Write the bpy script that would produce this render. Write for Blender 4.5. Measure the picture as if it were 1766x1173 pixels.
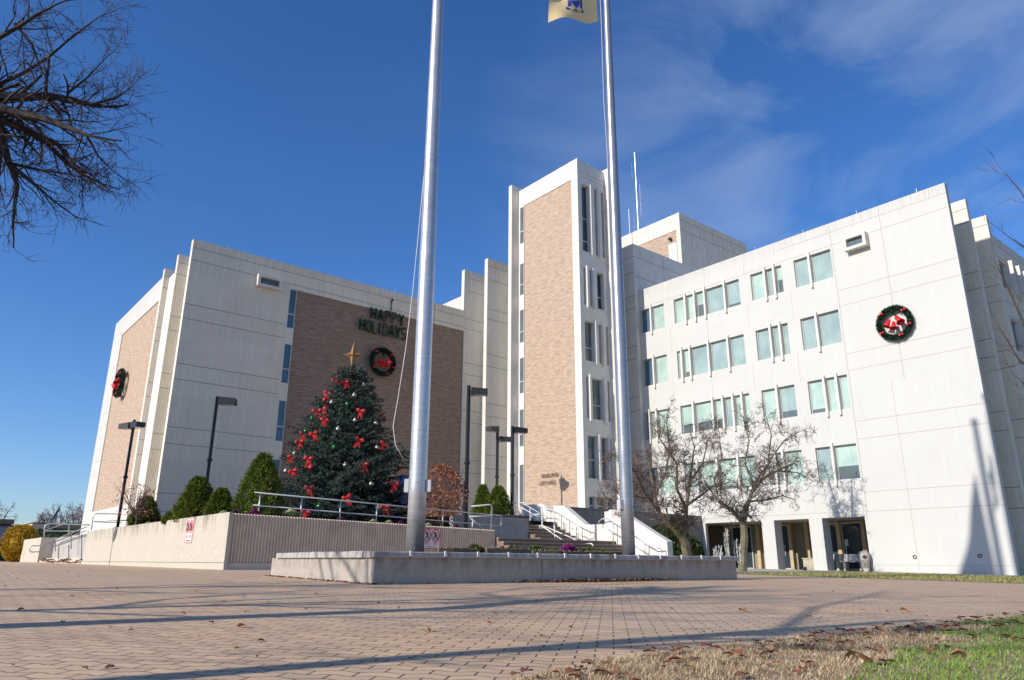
import bpy, bmesh, math, random
from mathutils import Vector, Matrix, noise
random.seed(7)
R = math.radians
scene = bpy.context.scene
for o in list(bpy.data.objects): bpy.data.objects.remove(o)
COL = scene.collection

# ------------------------------------------------------------------ camera (origin of the site grid = the camera; X and Y run along the facades, metres)
YAW, PITCH, ROLL = R(50.4786), R(16.991), R(0.3095)
Fv = Vector((math.cos(PITCH)*math.cos(YAW), math.cos(PITCH)*math.sin(YAW), math.sin(PITCH)))
r0 = Vector((math.sin(YAW), -math.cos(YAW), 0)); u0 = r0.cross(Fv)
Rv = r0*math.cos(ROLL)+u0*math.sin(ROLL); Uv = u0*math.cos(ROLL)-r0*math.sin(ROLL)
cam = bpy.data.cameras.new('camera'); camo = bpy.data.objects.new('camera', cam); COL.objects.link(camo)
cam.sensor_width = 36; cam.lens = 1259.06/1766*36; cam.clip_start = .05; cam.clip_end = 3000
camo.matrix_world = Matrix(((Rv.x,Uv.x,-Fv.x,0),(Rv.y,Uv.y,-Fv.y,0),(Rv.z,Uv.z,-Fv.z,0),(0,0,0,1)))
scene.camera = camo

# ------------------------------------------------------------------ sky and sun
SUN_TO = Vector((-1, .06, .53)).normalized()
w = bpy.data.worlds.new('World'); scene.world = w; w.use_nodes = True
nt = w.node_tree; N = nt.nodes; L = nt.links; N.clear()
out = N.new('ShaderNodeOutputWorld'); bg = N.new('ShaderNodeBackground'); L.new(bg.outputs[0], out.inputs[0])
sky = N.new('ShaderNodeTexSky'); sky.sky_type = 'NISHITA'; sky.sun_disc = False
sky.sun_elevation = math.asin(SUN_TO.z); sky.sun_rotation = math.atan2(SUN_TO.x, SUN_TO.y)
sky.air_density = 1.0; sky.dust_density = .35; sky.ozone_density = 3.2; sky.altitude = 0
bg.inputs[1].default_value = .115
tc = N.new('ShaderNodeTexCoord')
mp = N.new('ShaderNodeMapping'); mp.inputs['Rotation'].default_value = (R(20), R(12), R(35)); mp.inputs['Scale'].default_value = (1.6, 2.6, 5.0)
mp.inputs['Location'].default_value = (.35, .2, .1)
L.new(tc.outputs['Generated'], mp.inputs[0])
n1 = N.new('ShaderNodeTexNoise'); n1.inputs['Scale'].default_value = 1.5; n1.inputs['Detail'].default_value = 7; n1.inputs['Roughness'].default_value = .55; n1.inputs['Distortion'].default_value = .5
L.new(mp.outputs[0], n1.inputs['Vector'])
cr = N.new('ShaderNodeValToRGB'); cr.color_ramp.elements[0].position = .45; cr.color_ramp.elements[1].position = .72
cr.color_ramp.elements[0].color = (0,0,0,1); cr.color_ramp.elements[1].color = (.30,.30,.30,1)
L.new(n1.outputs[0], cr.inputs[0])
hs = N.new('ShaderNodeHueSaturation'); hs.inputs['Saturation'].default_value = 1.20; L.new(sky.outputs[0], hs.inputs['Color'])
mu = N.new('ShaderNodeMixRGB'); mu.blend_type = 'MULTIPLY'; mu.inputs[0].default_value = 1; mu.inputs['Color2'].default_value = (.96, 1.08, 1.38, 1); L.new(hs.outputs[0], mu.inputs['Color1'])
mx = N.new('ShaderNodeMixRGB'); mx.inputs['Color2'].default_value = (3.6, 4.6, 6.6, 1)
dp = N.new('ShaderNodeVectorMath'); dp.operation = 'DOT_PRODUCT'; dp.inputs[1].default_value = (.86, .27, .43); L.new(tc.outputs['Generated'], dp.inputs[0])
ma = N.new('ShaderNodeMapRange'); ma.inputs[1].default_value = .84; ma.inputs[2].default_value = .99; ma.inputs[3].default_value = .08; ma.inputs[4].default_value = 1.7; L.new(dp.outputs['Value'], ma.inputs[0])
mm_ = N.new('ShaderNodeMath'); mm_.operation = 'MULTIPLY'; L.new(cr.outputs[0], mm_.inputs[0]); L.new(ma.outputs[0], mm_.inputs[1])
L.new(mm_.outputs[0], mx.inputs[0]); L.new(mu.outputs[0], mx.inputs['Color1']); L.new(mx.outputs[0], bg.inputs[0])
sl = bpy.data.lights.new('sun', 'SUN'); sl.energy = 5.0; sl.angle = R(.53); sl.color = (1, .945, .88)
so = bpy.data.objects.new('sun', sl); COL.objects.link(so); so.rotation_euler = SUN_TO.to_track_quat('Z', 'Y').to_euler()
scene.view_settings.view_transform = 'Standard'; scene.view_settings.look = 'None'
scene.view_settings.exposure = 0.0; scene.view_settings.gamma = 1
scene.render.engine = 'CYCLES'; scene.render.resolution_x = 1024; scene.render.resolution_y = 680

# ------------------------------------------------------------------ helpers
def ray(x, y):
    return (Fv*1259.06 + Rv*(x-883) - Uv*(y-586.5))/1259.06
def onX(x, y, a): d = ray(x, y); return d*(a/d.x)
def onY(x, y, a): d = ray(x, y); return d*(a/d.y)
def dep(x, y, t): return ray(x, y)*t
GT = [(-400,-.58),(0,-.58),(12.5,-.40),(24,-.245),(45,-.17),(60,-.12),(2000,-.12)]
def gz(y):
    for (a,za),(b,zb) in zip(GT, GT[1:]):
        if y <= b: return za+(zb-za)*(y-a)/(b-a)
    return -.12

class MB:
    def __init__(s): s.v=[]; s.f=[]; s.m=[]
    def add(s, vs, fs, m=0):
        k=len(s.v); s.v += [tuple(v) for v in vs]; s.f += [tuple(i+k for i in f) for f in fs]; s.m += [m]*len(fs)
    def quad(s, a,b,c,d, m=0): s.add([a,b,c,d],[(0,1,2,3)],m)
    def box(s, x0,x1,y0,y1,z0,z1, m=0):
        s.add([(x0,y0,z0),(x1,y0,z0),(x1,y1,z0),(x0,y1,z0),(x0,y0,z1),(x1,y0,z1),(x1,y1,z1),(x0,y1,z1)],
              [(3,2,1,0),(4,5,6,7),(0,1,5,4),(1,2,6,5),(2,3,7,6),(3,0,4,7)],m)
    def obox(s, c, ax, ay, az, m=0):       # oriented box: centre and three half vectors
        c=Vector(c); ax=Vector(ax); ay=Vector(ay); az=Vector(az)
        P=[c-ax-ay-az,c+ax-ay-az,c+ax+ay-az,c-ax+ay-az,c-ax-ay+az,c+ax-ay+az,c+ax+ay+az,c-ax+ay+az]
        s.add(P,[(3,2,1,0),(4,5,6,7),(0,1,5,4),(1,2,6,5),(2,3,7,6),(3,0,4,7)],m)
    def prism(s, pts, axis, a, b, m=0):    # closed polygon of (u,z) extruded along axis from a to b
        n=len(pts)
        g=(lambda u,z,t:(t,u,z)) if axis=='X' else ((lambda u,z,t:(u,t,z)) if axis=='Y' else (lambda u,z,t:(u,z,t)))
        vs=[g(u,z,a) for u,z in pts]+[g(u,z,b) for u,z in pts]
        s.add(vs,[tuple(range(n)),tuple(range(2*n-1,n-1,-1))]+[(i,i+n,(i+1)%n+n,(i+1)%n) for i in range(n)],m)
    def tube(s, pts, rad, n=6, m=0, cap=True):
        pts=[Vector(p) for p in pts]; rs=rad if isinstance(rad,(list,tuple)) else [rad]*len(pts)
        k=len(s.v); up=None
        for i,p in enumerate(pts):
            t=((pts[min(i+1,len(pts)-1)]-pts[max(i-1,0)])).normalized()
            if up is None: up=t.orthogonal().normalized()
            else:
                up=(up-t*up.dot(t)); up=up.normalized() if up.length>1e-5 else t.orthogonal().normalized()
            b=t.cross(up)
            for j in range(n):
                a=2*math.pi*j/n; s.v.append(tuple(p+(up*math.cos(a)+b*math.sin(a))*rs[i]))
        for i in range(len(pts)-1):
            for j in range(n):
                s.f.append((k+i*n+j,k+i*n+(j+1)%n,k+(i+1)*n+(j+1)%n,k+(i+1)*n+j)); s.m.append(m)
        if cap:
            s.f.append(tuple(k+j for j in reversed(range(n)))); s.m.append(m)
            s.f.append(tuple(k+(len(pts)-1)*n+j for j in range(n))); s.m.append(m)
    def lathe(s, c, prof, n=16, m=0, ax=(0,0,1)):    # profile [(r,h)] round axis at c
        c=Vector(c); ax=Vector(ax).normalized(); e=ax.orthogonal().normalized(); g=ax.cross(e); k=len(s.v)
        for r,h in prof:
            for j in range(n):
                a=2*math.pi*j/n; s.v.append(tuple(c+ax*h+(e*math.cos(a)+g*math.sin(a))*r))
        for i in range(len(prof)-1):
            for j in range(n):
                s.f.append((k+i*n+j,k+i*n+(j+1)%n,k+(i+1)*n+(j+1)%n,k+(i+1)*n+j)); s.m.append(m)
    def build(s, name, mats, parent=None, smooth=False, loc=None):
        if not isinstance(mats,(list,tuple)): mats=[mats]
        me=bpy.data.meshes.new(name)
        off=Vector(loc) if loc is not None else Vector((0,0,0))
        if parent is not None:
            off=off+WLOC.get(parent.name, Vector((0,0,0)))
        me.from_pydata([tuple(Vector(v)-off) for v in s.v] if off.length>0 else s.v,[],s.f)
        for t in mats: me.materials.append(t)
        me.polygons.foreach_set('material_index', s.m)
        if smooth: me.polygons.foreach_set('use_smooth',[True]*len(me.polygons))
        me.update()
        o=bpy.data.objects.new(name, me); COL.objects.link(o)
        if loc is not None: o.location=loc
        if parent is not None: o.parent=parent
        WLOC[o.name]=off
        return o
WLOC={}
def tag(o, label=None, cat=None, group=None, kind=None):
    if label: o['label']=label
    if cat: o['category']=cat
    if group: o['group']=group
    if kind: o['kind']=kind
    return o
def thing(name, loc, label, cat, group=None):
    o=bpy.data.objects.new(name,None); COL.objects.link(o); o.location=loc; o.empty_display_size=.2
    WLOC[o.name]=Vector(loc)
    return tag(o,label,cat,group)
def fixloc(o):       # give a single-mesh thing an origin at its base
    vs=[v.co.copy() for v in o.data.vertices]
    c=Vector(((min(v.x for v in vs)+max(v.x for v in vs))/2,(min(v.y for v in vs)+max(v.y for v in vs))/2,min(v.z for v in vs)))
    o.data.transform(Matrix.Translation(-c)); o.location=o.location+c
    return o
def copy_tree(o, parent=None):
    c=o.copy(); COL.objects.link(c); c.parent=parent
    for ch in list(o.children): copy_tree(ch,c)
    return c

# ------------------------------------------------------------------ materials
def mat(name, col, rough=.7, metal=0, spec=None, var=0, vscale=3, bump=0, bscale=30, tint=None):
    m=bpy.data.materials.new(name); m.use_nodes=True; nt=m.node_tree; b=nt.nodes['Principled BSDF']
    b.inputs['Base Color'].default_value=(*col,1); b.inputs['Roughness'].default_value=rough; b.inputs['Metallic'].default_value=metal
    if spec is not None: b.inputs['Specular IOR Level'].default_value=spec
    if var or bump:
        g=nt.nodes.new('ShaderNodeNewGeometry')
    if var:
        n=nt.nodes.new('ShaderNodeTexNoise'); n.inputs['Scale'].default_value=vscale; n.inputs['Detail'].default_value=5; n.inputs['Roughness'].default_value=.6
        nt.links.new(g.outputs['Position'], n.inputs['Vector'])
        r=nt.nodes.new('ShaderNodeMapRange'); r.inputs[1].default_value=.3; r.inputs[2].default_value=.7; nt.links.new(n.outputs[0], r.inputs[0])
        x=nt.nodes.new('ShaderNodeMixRGB'); t=tint or tuple(c*(1-var) for c in col)
        x.inputs['Color1'].default_value=(*t,1); x.inputs['Color2'].default_value=(*tuple(min(1,c*(1+var*.5)) for c in col),1)
        nt.links.new(r.outputs[0], x.inputs[0]); nt.links.new(x.outputs[0], b.inputs['Base Color'])
    if bump:
        n=nt.nodes.new('ShaderNodeTexNoise'); n.inputs['Scale'].default_value=bscale; n.inputs['Detail'].default_value=4
        nt.links.new(g.outputs['Position'], n.inputs['Vector'])
        bp=nt.nodes.new('ShaderNodeBump'); bp.inputs['Strength'].default_value=1; bp.inputs['Distance'].default_value=bump
        nt.links.new(n.outputs[0], bp.inputs['Height']); nt.links.new(bp.outputs[0], b.inputs['Normal'])
    return m
def nodes(m): return m.node_tree.nodes, m.node_tree.links, m.node_tree.nodes['Principled BSDF']
def mth(N,L,op,a,b=None,c=None):
    n=N.new('ShaderNodeMath'); n.operation=op
    for i,v in enumerate((a,b,c)):
        if v is None: continue
        if isinstance(v,(int,float)): n.inputs[i].default_value=v
        else: L.new(v,n.inputs[i])
    return n.outputs[0]
def mixc(N,L,f,c1,c2,mode='MIX'):
    n=N.new('ShaderNodeMixRGB'); n.blend_type=mode
    for i,v in enumerate((f,c1,c2)):
        if isinstance(v,(int,float)): n.inputs[i].default_value=v
        elif isinstance(v,tuple): n.inputs[i].default_value=(*v,1)
        else: L.new(v,n.inputs[i])
    return n.outputs[0]
def noi(N,L,vec,scale,detail=4,rough=.55):
    n=N.new('ShaderNodeTexNoise'); n.inputs['Scale'].default_value=scale; n.inputs['Detail'].default_value=detail; n.inputs['Roughness'].default_value=rough
    L.new(vec,n.inputs['Vector']); return n.outputs[0]
def uz(N,L,us=1,zs=1):     # world (x+y, z) as a flat coordinate for upright axis-aligned faces
    g=N.new('ShaderNodeNewGeometry'); s=N.new('ShaderNodeSeparateXYZ'); L.new(g.outputs['Position'],s.inputs[0])
    u=mth(N,L,'ADD',s.outputs[0],s.outputs[1]); c=N.new('ShaderNodeCombineXYZ')
    L.new(mth(N,L,'MULTIPLY',u,us),c.inputs[0]); L.new(mth(N,L,'MULTIPLY',s.outputs[2],zs),c.inputs[1])
    return u,s.outputs[2],c.outputs[0],g.outputs['Position']
def rng(N,L,v,a,b,c=0,d=1):
    n=N.new('ShaderNodeMapRange'); n.inputs[1].default_value=a; n.inputs[2].default_value=b; n.inputs[3].default_value=c; n.inputs[4].default_value=d
    L.new(v,n.inputs[0]); return n.outputs[0]

def precast(name, col, ribs=.10, panel=.75, ribbump=.012, streak=.25, topz=None, land_=.55, flute=.20, mot=1):
    m=mat(name,col,.75); N,L,b=nodes(m)
    u,z,uv,pos=uz(N,L)
    _,_,uvs,_=uz(N,L,3.2,.13)
    st=noi(N,L,uvs,1.6,5,.6)                       # vertical weather streaks
    fine=noi(N,L,pos,14,3)
    c=mixc(N,L,rng(N,L,st,.42,.75,0,streak),col,(col[0]*.52,col[1]*.52,col[2]*.50))
    c=mixc(N,L,rng(N,L,fine,.3,.7,0,.10),c,(col[0]*.7,col[1]*.68,col[2]*.62))
    pc=N.new('ShaderNodeCombineXYZ'); L.new(mth(N,L,'FLOOR',mth(N,L,'DIVIDE',u,3.0)),pc.inputs[0]); L.new(mth(N,L,'FLOOR',mth(N,L,'DIVIDE',mth(N,L,'ADD',z,.1),1.835)),pc.inputs[1])
    wn=N.new('ShaderNodeTexWhiteNoise'); wn.noise_dimensions='2D'; L.new(pc.outputs[0],wn.inputs['Vector'])
    c=mixc(N,L,mth(N,L,'MULTIPLY',wn.outputs['Value'],.16*mot),c,(col[0]*.62,col[1]*.63,col[2]*.62))
    blot=noi(N,L,pos,.55,5,.65); c=mixc(N,L,rng(N,L,blot,.48,.72,0,.22*mot),c,(col[0]*.66,col[1]*.62,col[2]*.52))
    # flutes, every eighth one a wide land in a paler colour
    ph=mth(N,L,'FRACT',mth(N,L,'DIVIDE',u,panel))
    land=mth(N,L,'LESS_THAN',ph,.075)
    brk=noi(N,L,uv,.9,3)
    c=mixc(N,L,mth(N,L,'MULTIPLY',land,rng(N,L,brk,.4,.6,0,land_)),c,tuple(min(.9,x*1.25+.05) for x in col))
    fl=mth(N,L,'PINGPONG',u,ribs/2)
    fl=mth(N,L,'DIVIDE',fl,ribs/2)
    c=mixc(N,L,rng(N,L,fl,.0,.5,flute,0),c,(col[0]*.45,col[1]*.45,col[2]*.45))
    if topz:
        dirt=mth(N,L,'MULTIPLY',rng(N,L,z,topz-.9,topz,0,1),rng(N,L,noi(N,L,uvs,4.5,5,.7),.46,.66,0,1))
        c=mixc(N,L,mth(N,L,'MULTIPLY',dirt,.45),c,(.20,.145,.09))
    L.new(c,b.inputs['Base Color'])
    bp=N.new('ShaderNodeBump'); bp.inputs['Distance'].default_value=ribbump; L.new(mth(N,L,'ADD',fl,mth(N,L,'MULTIPLY',fine,.3)),bp.inputs['Height']); L.new(bp.outputs[0],b.inputs['Normal'])
    return m
M={}
M['precast']=precast('precast_concrete',(.80,.73,.60),topz=18.62,streak=.2)
M['precast_fine']=precast('precast_concrete_smooth',(.575,.565,.515),ribbump=.002,streak=.05,mot=.35,land_=.12,flute=.06,topz=18.62)
M['precast_tall']=precast('precast_concrete_tall',(.74,.69,.60),topz=22.05,streak=.25)
M['smooth']=mat('smooth_concrete',(.71,.665,.585),.7,var=.12,vscale=1.2,bump=.002,bscale=60)
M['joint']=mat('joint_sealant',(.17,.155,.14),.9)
M['joint_light']=mat('joint_sealant_sunlit_copy',(.42,.39,.34),.9)  # paler copy of the sealant, the sunlit walls' brightness put into its colour

def brickmat(name,c1,c2,mortar,bw=.30,bh=.075):
    m=mat(name,c1,.85); N,L,b=nodes(m); u,z,uv,pos=uz(N,L)
    t=N.new('ShaderNodeTexBrick'); L.new(uv,t.inputs['Vector']); t.inputs['Scale'].default_value=1
    t.inputs['Brick Width'].default_value=bw; t.inputs['Row Height'].default_value=bh; t.inputs['Mortar Size'].default_value=.006; t.inputs['Mortar Smooth'].default_value=.3
    t.inputs['Color1'].default_value=(*c1,1); t.inputs['Color2'].default_value=(*c2,1); t.inputs['Mortar'].default_value=(*mortar,1); t.inputs['Bias'].default_value=-.1
    _,_,uw,_=uz(N,L,1.3,6.5)
    n=noi(N,L,uw,1.3,5,.65)
    c=mixc(N,L,rng(N,L,n,.42,.72,0,.75),t.outputs['Color'],tuple(x*.52 for x in c2))
    n2=noi(N,L,uw,3.1,3); c=mixc(N,L,rng(N,L,n2,.55,.75,0,.5),c,tuple(min(1,x*1.25) for x in c1))
    L.new(c,b.inputs['Base Color'])
    bp=N.new('ShaderNodeBump'); bp.inputs['Distance'].default_value=.012
    L.new(mth(N,L,'ADD',mth(N,L,'MULTIPLY',t.outputs['Fac'],-1),mth(N,L,'MULTIPLY',n2,.8)),bp.inputs['Height']); L.new(bp.outputs[0],b.inputs['Normal'])
    return m
M['brick']=brickmat('tan_brick',(.585,.43,.305),(.485,.34,.235),(.55,.46,.36))
M['brick_shaded']=brickmat('tan_brick_shaded',(.38,.26,.185),(.28,.185,.13),(.38,.31,.245))  # tan brick darkened: the shade on this front is put into the colour
M['frame']=mat('window_frame',(.55,.54,.50),.5,var=.08)
M['mullion']=mat('mullion_metal',(.70,.64,.57),.55,var=.1,vscale=2)
def panemat(name,col,rough=.04):
    m=mat(name,col,rough,spec=.6); N,L,b=nodes(m); u,z,uv,pos=uz(N,L,9,.25)
    n=noi(N,L,uv,1,3); n2=noi(N,L,pos,.9,2)
    c=mixc(N,L,rng(N,L,n,.35,.65,0,.3),col,tuple(x*.62 for x in col)); c=mixc(N,L,rng(N,L,n2,.35,.7,0,.45),c,tuple(x*.45 for x in (col[0]*.8,col[1],col[2]*1.15)))
    L.new(c,b.inputs['Base Color']); return m
M['pane_blind']=panemat('pane_with_blind',(.50,.63,.535))
M['pane_blind2']=panemat('pane_with_blue_blind',(.37,.47,.43))
M['pane_dark']=panemat('pane_dark',(.045,.065,.085),.04)
M['pane_grey']=panemat('pane_grey',(.14,.17,.17),.06)
M['pane_blue']=panemat('pane_blue',(.09,.16,.21),.05)
M['black']=mat('black_metal',(.022,.021,.022),.45,var=.2)
M['galv']=mat('galvanised_rail',(.56,.57,.57),.35,metal=.4,var=.1,vscale=8)
M['white_rail']=mat('white_painted_rail',(.72,.70,.66),.4,var=.1,vscale=6)
M['red']=mat('red_velvet',(.62,.022,.018),.5,var=.25,vscale=30)
M['red_plastic']=mat('red_plastic',(.68,.02,.022),.28)
M['wreathgreen']=mat('tinsel_green',(.016,.062,.036),.6,var=.5,vscale=25)
M['gold']=mat('gold_foil',(.36,.19,.06),.45,metal=.3,var=.3,vscale=20)
M['silver']=mat('silver_ball',(.50,.46,.36),.22,metal=.6)
M['greenball']=mat('green_ball',(.02,.25,.07),.15,metal=.4)

# ------------------------------------------------------------------ ground
def paving_mat():
    m=mat('interlocking_pavers',(.3,.24,.2),.8); N,L,b=nodes(m)
    g=N.new('ShaderNodeNewGeometry'); mp=N.new('ShaderNodeMapping'); mp.inputs['Rotation'].default_value=(0,0,R(47)); L.new(g.outputs['Position'],mp.inputs[0])
    s=N.new('ShaderNodeSeparateXYZ'); L.new(mp.outputs[0],s.inputs[0])
    # zigzag of the interlocking long joint
    zx=mth(N,L,'PINGPONG',s.outputs[0],.115)
    zig=mth(N,L,'MULTIPLY',rng(N,L,zx,.03,.085,-1,1),.016)
    c=N.new('ShaderNodeCombineXYZ'); L.new(s.outputs[0],c.inputs[0]); L.new(mth(N,L,'ADD',s.outputs[1],zig),c.inputs[1])
    t=N.new('ShaderNodeTexBrick'); L.new(c.outputs[0],t.inputs['Vector']); t.inputs['Scale'].default_value=1
    t.inputs['Brick Width'].default_value=.23; t.inputs['Row Height'].default_value=.125; t.inputs['Mortar Size'].default_value=.0062; t.inputs['Mortar Smooth'].default_value=.35
    t.inputs['Color1'].default_value=(.68,.44,.245,1); t.inputs['Color2'].default_value=(.47,.30,.18,1); t.inputs['Mortar'].default_value=(.085,.066,.052,1)
    big=noi(N,L,g.outputs['Position'],.32,5,.6); sm=noi(N,L,g.outputs['Position'],90,3,.7); md=noi(N,L,g.outputs['Position'],3.2,4,.6)
    col=mixc(N,L,rng(N,L,big,.35,.7,0,.55),t.outputs['Color'],(.55,.425,.29))
    col=mixc(N,L,rng(N,L,md,.5,.75,0,.35),col,(.32,.195,.12))
    col=mixc(N,L,rng(N,L,sm,.35,.7,0,.35),col,(.68,.50,.31))
    ox=noi(N,L,g.outputs['Position'],.9,6,.7); col=mixc(N,L,rng(N,L,ox,.56,.70,0,.42),col,(.22,.16,.11))
    ef=noi(N,L,g.outputs['Position'],1.7,5,.7); col=mixc(N,L,rng(N,L,ef,.60,.74,0,.5),col,(.74,.64,.50))
    jo=mth(N,L,'MULTIPLY',t.outputs['Fac'],rng(N,L,md,.3,.62,1,.6))
    col=mixc(N,L,jo,col,(.055,.042,.034))
    L.new(col,b.inputs['Base Color'])
    h=mth(N,L,'ADD',mth(N,L,'MULTIPLY',t.outputs['Fac'],-1),mth(N,L,'MULTIPLY',sm,.22))
    bp=N.new('ShaderNodeBump'); bp.inputs['Distance'].default_value=.007; L.new(h,bp.inputs['Height']); L.new(bp.outputs[0],b.inputs['Normal'])
    return m
M['paving']=paving_mat()
M['turf_soil']=mat('turf_soil',(.33,.23,.13),.95,var=.45,vscale=9,bump=.02,bscale=25)
M['far_grass']=mat('winter_grass',(.17,.155,.06),.95,var=.45,vscale=2.2,bump=.03,bscale=12,tint=(.27,.20,.11))
M['concrete_walk']=mat('concrete_walk',(.42,.39,.34),.85,var=.2,vscale=1.5,bump=.003)
M['soil']=mat('mulch',(.10,.07,.05),.95,var=.5,vscale=12,bump=.03,bscale=30)

def sheet(name, polys, m, dz=0, kind='structure'):
    mb=MB()
    for poly in polys: mb.add([(x,y,gz(y)+dz) for x,y in poly],[tuple(range(len(poly)))])
    return tag(mb.build(name,m),kind=kind)
ys=[-300,0,12.5,24,45,60,1500]
sheet('ground',[[(-900,a),(1500,a),(1500,b),(-900,b)] for a,b in zip(ys,ys[1:])],M['far_grass'],-.02)
# brick plaza
pl=[]
for a,b in ((-2,3.09),(3.09,12.5),(12.5,24),(24,45),(45,60),(60,78)):
    pl.append([(-60,a),(24.4 if a<20 else 24.4,a),(24.4,b),(-60,b)])
sheet('paving',pl,M['paving'])
sheet('pavement',[[(24.4,16.9),(38.6,16.9),(38.6,24),(24.4,24)],[(24.4,24),(38.6,24),(38.6,27.9),(24.4,27.9)],[(34.5,11.3),(38.0,11.3),(38.0,12.5),(34.5,12.5)],[(34.5,12.5),(38.0,12.5),(38.0,16.9),(34.5,16.9)]],M['concrete_walk'],.012)
tag(sheet('grass_strip',[[(24.4,4),(34.5,4),(34.5,12.5),(24.4,12.5)],[(24.4,12.5),(34.5,12.5),(34.5,16.9),(24.4,16.9)]],M['far_grass'],.004))
# wavy-edged lawn in the foreground
def edge(x): return 3.12-.27*max(0,3.3-x)-.05*max(0,x-8)
mb=MB(); pts=[]
xs=[-6+.2*i for i in range(160)]
for i,x in enumerate(xs):
    e=edge(x)+.04*math.sin(x*2.1)+.03*math.sin(x*5.3+1)+.03*noise.noise((x*3,0,0))
    pts.append((x,e))
for (x0,e0),(x1,e1) in zip(pts,pts[1:]):
    ysl=[e0,min(e0,e1)-.25,0,-8]; 
    for k in range(3):
        ya0=e0 if k==0 else ysl[k]; ya1=e1 if k==0 else ysl[k]; yb=ysl[k+1]
        z=lambda y,edge=False: gz(y)+(.006 if edge else .035)
        mb.quad((x0,yb,z(yb)),(x1,yb,z(yb)),(x1,ya1,z(ya1,k==0)),(x0,ya0,z(ya0,k==0)))
tag(mb.build('lawn',M['turf_soil']),kind='structure')

# ------------------------------------------------------------------ city hall
hall=thing('city_hall',(31,35,0),'white ribbed concrete town hall of several wings with tan brick panels and a tower','building')
JZ=[18.07,17.28,14.5,13.6,10.87,9.95,7.2,6.27,3.56,2.6]
def hwall(mb, axis, c, u0,u1,z0,z1, holes=(), depth=.25, m=0, back=None):
    """upright wall skin facing -axis at coordinate c, with rectangular holes and reveals of the given depth"""
    us=sorted({u0,u1,*[h[0] for h in holes],*[h[1] for h in holes]}); zs=sorted({z0,z1,*[h[2] for h in holes],*[h[3] for h in holes]})
    g=(lambda u,z,t:(c+t,u,z)) if axis=='X' else (lambda u,z,t:(u,c+t,z))
    inh=lambda u,z:any(h[0]<u<h[1] and h[2]<z<h[3] for h in holes)
    for i in range(len(us)-1):
        for j in range(len(zs)-1):
            uc=(us[i]+us[i+1])/2; zc=(zs[j]+zs[j+1])/2
            if inh(uc,zc): continue
            a,b_,p,q=us[i],us[i+1],zs[j],zs[j+1]
            mb.quad(g(a,p,0),g(b_,p,0),g(b_,q,0),g(a,q,0),m)
    for (a,b_,p,q) in holes:
        mb.quad(g(a,p,0),g(a,q,0),g(a,q,depth),g(a,p,depth),m); mb.quad(g(b_,p,0),g(b_,q,0),g(b_,q,depth),g(b_,p,depth),m)
        mb.quad(g(a,p,0),g(b_,p,0),g(b_,p,depth),g(a,p,depth),m); mb.quad(g(a,q,0),g(b_,q,0),g(b_,q,depth),g(a,q,depth),m)
    t=back if back else depth+.05
    mb.quad(g(u0,z0,0),g(u0,z1,0),g(u0,z1,t),g(u0,z0,t),m); mb.quad(g(u1,z0,0),g(u1,z1,0),g(u1,z1,t),g(u1,z0,t),m)
    mb.quad(g(u0,z1,0),g(u1,z1,0),g(u1,z1,t),g(u0,z1,t),m); mb.quad(g(u0,z0,0),g(u1,z0,0),g(u1,z0,t),g(u0,z0,t),m)
def hjoint(mb, axis, c, u0,u1, zlist, m=1, w=.022):
    for z in zlist:
        if axis=='X': mb.box(c-.004,c+.02,u0,u1,z-w/2,z+w/2,m)
        else: mb.box(u0,u1,c-.004,c+.02,z-w/2,z+w/2,m)
def vjoint(mb, axis, c, ulist, z0,z1, m=1, w=.02):
    for u in ulist:
        if axis=='X': mb.box(c-.0055,c+.02,u-w/2,u+w/2,z0,z1,m)
        else: mb.box(u-w/2,u+w/2,c-.0055,c+.02,z0,z1,m)
def window(axis, c, u0,u1,z0,z1, pane, depth=.2, bars=(), blind=None, fr=.045, reveal_mat=None):
    """frame as a part, its glass as a sub-part"""
    g=(lambda u0,u1,z0,z1,t0,t1,mb,m=0: mb.box(c+t0,c+t1,u0,u1,z0,z1,m)) if axis=='X' else (lambda u0,u1,z0,z1,t0,t1,mb,m=0: mb.box(u0,u1,c+t0,c+t1,z0,z1,m))
    f=MB(); a=depth-.06; b_=depth-.003
    g(u0+.003,u0+fr,z0+.003,z1-.003,a,b_,f); g(u1-fr,u1-.003,z0+.003,z1-.003,a,b_,f)
    g(u0+fr,u1-fr,z0+.003,z0+fr,a,b_,f); g(u0+fr,u1-fr,z1-fr,z1-.003,a,b_,f)
    for z in bars: g(u0+fr,u1-fr,z-.035,z+.035,a-.01,b_-.004,f)
    fo=f.build('window',M['frame'],hall)
    p=MB(); g(u0+.002,u1-.002,z0+.002,z1-.002,depth-.012,depth+.03,p)
    p.build('pane',M[pane],fo)
    if blind:
        q=MB(); g(u0+fr,u1-fr,z0+fr,z0+blind,depth-.020,depth-.0135,q); q.build('lower_pane',M['pane_grey'],fo)
    return fo
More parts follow.
